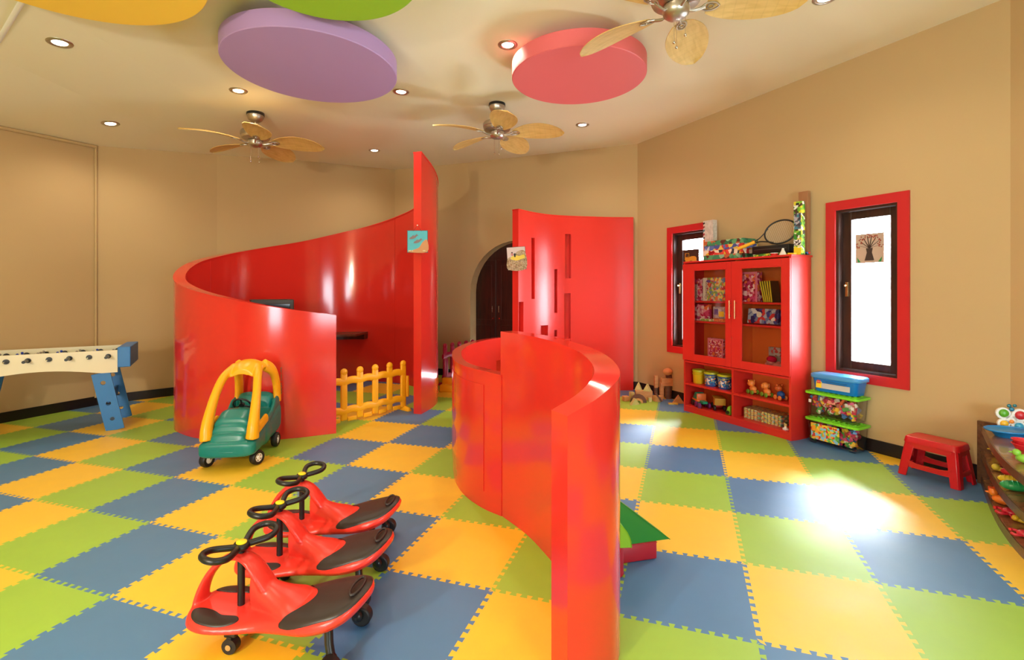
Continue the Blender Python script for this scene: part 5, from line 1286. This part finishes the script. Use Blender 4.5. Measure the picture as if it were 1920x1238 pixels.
blk('half round wooden block lying before the tower', 1233, 0, 6.44, halfc(.065, .075), M_wb, rz=R(-10))
blk('dark wooden cylinder carrying the block tower', 1253, 0, 6.59, cylb(.048, .17), M_wd)
blk('light square post at the right of the block tower', 1264, 0, 6.60, bx_(.030, .05, .17), M_wb)
blk('small light block at the left under the tower slab', 1240.5, 0, 6.62, bx_(.05, .05, .17), M_wb)
blk('wide slab lying across the posts of the block tower', 1252, 0, 6.60, bx_(.21, .07, .045), M_wb, z=.1712)
blk('thick block on the slab of the block tower', 1250, 0, 6.60, bx_(.155, .065, .06), M_wb, z=.2174)
blk('small dark block near the top of the block tower', 1254, 0, 6.60, bx_(.07, .055, .04), M_wd, z=.2786)
blk('rounded wooden block on top of the block tower', 1252, 0, 6.56, lambda b: b.sph((0, 0, .050), .060, 20, (1.05, .75, .83)), M_wb, z=.3198)
blk('triangular block leaning at the right of the block tower', 1272, 0, 6.30, tri(.15, .05, .11), M_wb, rz=R(-12))
blk('flat yellow wooden piece on the floor before the tower', 1262, 0, 6.24, bx_(.12, .04, .018), plc((226, 180, 50)), rz=R(-5))
blk('dark stick leaning in front of the wooden tower', 1241, 0, 6.36, bx_(.02, .03, .13), M_wd, ry=R(-38), z=.012)

# ---------------- soft building blocks behind the front partition
M_sg = plc((40, 130, 30)); M_sl = plc((132, 190, 10)); M_sr = plc((176, 22, 36))
t = thing('soft_block', 'red soft block carrying the green roof block behind the front partition', 'foam block', (.680, 2.675, .0008), R(14), 'large foam blocks')
b = B(); b.box((0, 0, .05), (.21, .13, .10), bev=.008); b.build('red_cover', M_sr, t, smooth=50); b = B(); b.tube([(-.105, -.0655, .093), (.105, -.0655, .093)], .002, 6); b.build('piping', M_sr, t)
t = thing('soft_column', 'red round soft block at the edge of the front partition', 'foam block', (.530, 2.50, .0008), 0, 'large foam blocks')
b = B(); b.cyl((0, 0, 0), (0, 0, .17), .05, n=28); b.build('red_cover', M_sr, t, bev=.008, smooth=50); b = B(); b.tube([(.0505*math.cos(a*math.pi/12), .0505*math.sin(a*math.pi/12), .012) for a in range(24)], .002, 6, closed=True); b.build('piping', M_sr, t)
t = thing('roof_block', 'dark green wedge-shaped soft block resting on the red one', 'foam block', (.680, 2.655, .1025), R(14), 'large foam blocks')
b = B(); b.prism([(-.13, 0), (.185, 0), (-.13, .25)], -.05, .05, M=Matrix.Rotation(R(90), 4, 'X')); b.build('green_cover', M_sg, t, bev=.003)
b = B(); b.tube([(-.13, -.052, .25), (.185, -.052, 0)], .0025, 6); b.build('piping', M_sg, t)
t = thing('quarter_block', 'lime green quarter-round soft block standing on the red column', 'foam block', (.500, 2.475, .1725), R(6), 'large foam blocks')
b = B(); b.prism([(-.05, 0)]+[(-.05+.15*math.cos(math.pi/2*k/14), .15*math.sin(math.pi/2*k/14)) for k in range(15)], -.055, .055, M=Matrix.Rotation(R(90), 4, 'X')); b.build('lime_cover', M_sl, t, bev=.003, smooth=40)
b = B(); b.tube([(-.05+.15*math.cos(math.pi/2*k/14), -.056, .15*math.sin(math.pi/2*k/14)) for k in range(15)], .002, 6); b.build('piping', M_sl, t)

# ================================================================= pictures
def picture(lab, c, w_, h_, rz, tilt, edge_c, paint, string=None):
    t = thing('picture', lab, 'picture', c, rz); t.rotation_euler = (0, tilt, rz)
    b = B(); b.box((0, .004, 0), (w_, .010, h_), bev=.001); b.build('board', plc(edge_c, .6), t)
    paint(t, w_, h_)
    if string:
        b = B(); b.tube([(-.05, -.002, h_/2-.01), (0, -.004, h_/2+string), (.05, -.002, h_/2-.01)], .0022, 6); b.build('string', plc((90, 14, 14), .7), t)
        b = B(); b.cyl((0, .004, h_/2+string), (0, -.010, h_/2+string), .006, n=10); b.build('nail', M_steel, t)
    return t
def flat(t, name, pts, mat, y=-.0016, th_=.001):
    b = B(); b.prism(pts, 0, th_, M=Matrix.Translation((0, y, 0)) @ Matrix.Rotation(R(90), 4, 'X')); return b.build(name, mat, t)
def dolphins(t, w_, h_):
    flat(t, 'sea', [(-w_/2+.006, -h_/2+.006), (w_/2-.006, -h_/2+.006), (w_/2-.006, h_/2-.006), (-w_/2+.006, h_/2-.006)], plc((80, 178, 192), .7))
    flat(t, 'beach', spline([(-w_/2+.01, -h_/2+.008), (w_/2-.008, -h_/2+.008), (w_/2-.008, .04-.02), (.06, -.01), (.02, -.07), (-.05, -.10)], 4, True), plc((198, 142, 96), .8), -.0028)
    for cx, cz in ((-.045, .055), (.005, .005)):
        pts = [(-.055, -.022), (-.03, -.028), (0, -.022), (.025, -.008), (.04, .012), (.058, .016), (.042, .024), (.040, .036), (.026, .022), (.0, .010), (-.005, .024), (-.018, .008), (-.04, -.006)]
        flat(t, 'dolphin', [(cx+x, cz+z) for x, z in pts], plc((130, 112, 112), .7), -.0040)
    for x in (-.10, -.085, -.06, .085, .07): b = B(); b.sph((x, -.004, -h_/2+.018+abs(x)*.05), .009, 8, (1, .4, .8)); b.build('shell', plc((214, 200, 160), .7), t, smooth=180)
picture('turquoise picture of two dolphins hanging on the tall spiral partition end', (-1.122, 5.70, H+(YC-453)*5.70/F), .245, .265, 0, 0, (60, 74, 78), dolphins, .06)
def collage(t, w_, h_):
    flat(t, 'paper', [(-w_/2+.005, -h_/2+.005), (w_/2-.005, -h_/2+.005), (w_/2-.005, h_/2-.005), (-w_/2+.005, h_/2-.005)], plc((214, 200, 200), .8))
    flat(t, 'grass', spline([(-w_/2+.008, -h_/2+.008), (w_/2-.008, -h_/2+.008), (w_/2-.008, .085), (.02, .09), (-.04, .03), (-w_/2+.008, .0)], 4, True), PRINT('straw_print', [rgb(150, 110, 80), rgb(190, 170, 130), rgb(130, 120, 90), rgb(200, 180, 160)], 70, .9), -.0028)
    flat(t, 'yellow_patch', spline([(-.07, -.01), (.0, -.03), (.06, -.015), (.11, .0), (.10, .045), (.04, .03), (-.02, .04), (-.07, .02)], 4, True), plc((226, 200, 40), .8), -.0042)
    for x, z, s, c in ((-.055, .055, .016, (200, 130, 130)), (-.02, .05, .015, (40, 34, 34)), (-.055, .075, .010, (50, 30, 30)), (-.02, .03, .012, (50, 44, 44))):
        b = B(); b.sph((x, -.005, z), s, 10, (1, .3, 1.2)); b.build('figure_patch', plc(c, .8), t, smooth=180)
picture('pale collage picture with a yellow patch hung on the slotted panel edge', (.060, 6.366, H+(YC-484.5)*6.366/F), .25, .305, 0, R(-4), (80, 60, 50), collage)
def wpx(px, d):
    k = (px-960)/F; q = Vector((C5[0], C5[1], 0))+NR*d; return (k*q.y-q.x)/(UR.x-k*UR.y)
def wpic(lab, px0, px1, py0, py1, paper, paint):
    d = -.092; s0, s1 = wpx(px0, d), wpx(px1, d); sc_ = (s0+s1)/2; q = rw(sc_, d); zt = H+(YC-py0)*q[1]/F; zb = H+(YC-py1)*q[1]/F
    t = thing('window_picture', lab, 'picture', (q[0], q[1], (zt+zb)/2), RZC); w_, h_ = abs(s1-s0), zt-zb
    b = B(); b.box((0, 0, 0), (w_, .003, h_)); b.build('paper_sheet', paper, t); paint(t, w_, h_); return t
def tree(t, w_, h_):
    m = plc((60, 44, 36), .8); mr_ = plc((150, 60, 40), .8); mg = plc((30, 140, 70), .8)
    flat(t, 'tree_trunk', [(-w_*.17, -h_*.42), (w_*.17, -h_*.42), (w_*.09, -h_*.15), (w_*.12, h_*.0), (-w_*.12, h_*.0), (-w_*.09, -h_*.15)], m, -.003)
    r_ = random.Random(3)
    for k in range(8):
        a = R(12+k*22); x1, z1 = math.cos(a)*w_*.40, h_*.0+math.sin(a)*h_*.42; a2 = a+1.57
        flat(t, 'branch', [(-w_*.02+0, 0), (w_*.02, 0), (x1+.003, z1), (x1-.003, z1)], m, -.0035)
        b = B()
        for q in range(6): b.sph((x1+r_.uniform(-.022, .022), -.004, z1+r_.uniform(-.02, .02)), .006, 6, (1, .3, 1))
        b.build('leaves', mr_, t, kind='stuff')
    for x in (-.36, .36): flat(t, 'grass_tuft', [(w_*x-.012, -h_*.47), (w_*x+.012, -h_*.47), (w_*x+.02*(1 if x > 0 else -1), -h_*.30)], mg, -.003)
wpic('pale picture of a bare tree taped to the right window', 1604.5, 1657.5, 438, 493, plc((190, 168, 148), .9), tree)
def digger(t, w_, h_):
    my = plc((206, 160, 40), .8)
    flat(t, 'digger_body', spline([(-w_*.35, -h_*.02), (w_*.1, -h_*.06), (w_*.36, -h_*.02), (w_*.30, h_*.14), (w_*.02, h_*.16), (-w_*.15, h_*.1), (-w_*.35, h_*.12)], 3, True), my, -.003)
    b = B(); b.tube([(-w_*.36, -.004, h_*.12), (-w_*.34, -.004, h_*.32), (-w_*.12, -.004, h_*.32), (-w_*.10, -.004, h_*.14)], .005, 6, closed=True); b.build('digger_cab', my, t, smooth=60)
    for x in (-.2, .24): b = B(); b.cyl((w_*x, -.003, -h_*.10), (w_*x, -.007, -h_*.10), w_*.14, n=18); b.build('digger_wheel', my, t)
    for x, c in ((-.38, (190, 60, 50)), (-.25, (60, 120, 60))): b = B(); b.sph((w_*x, -.004, -h_*.33), .016, 8, (1, .3, 1)); b.build('corner_patch', plc(c, .8), t, smooth=180)
wpic('dark picture of a yellow digger taped to the left window', 1281, 1310.5, 468, 506, plc((60, 38, 28), .9), digger)
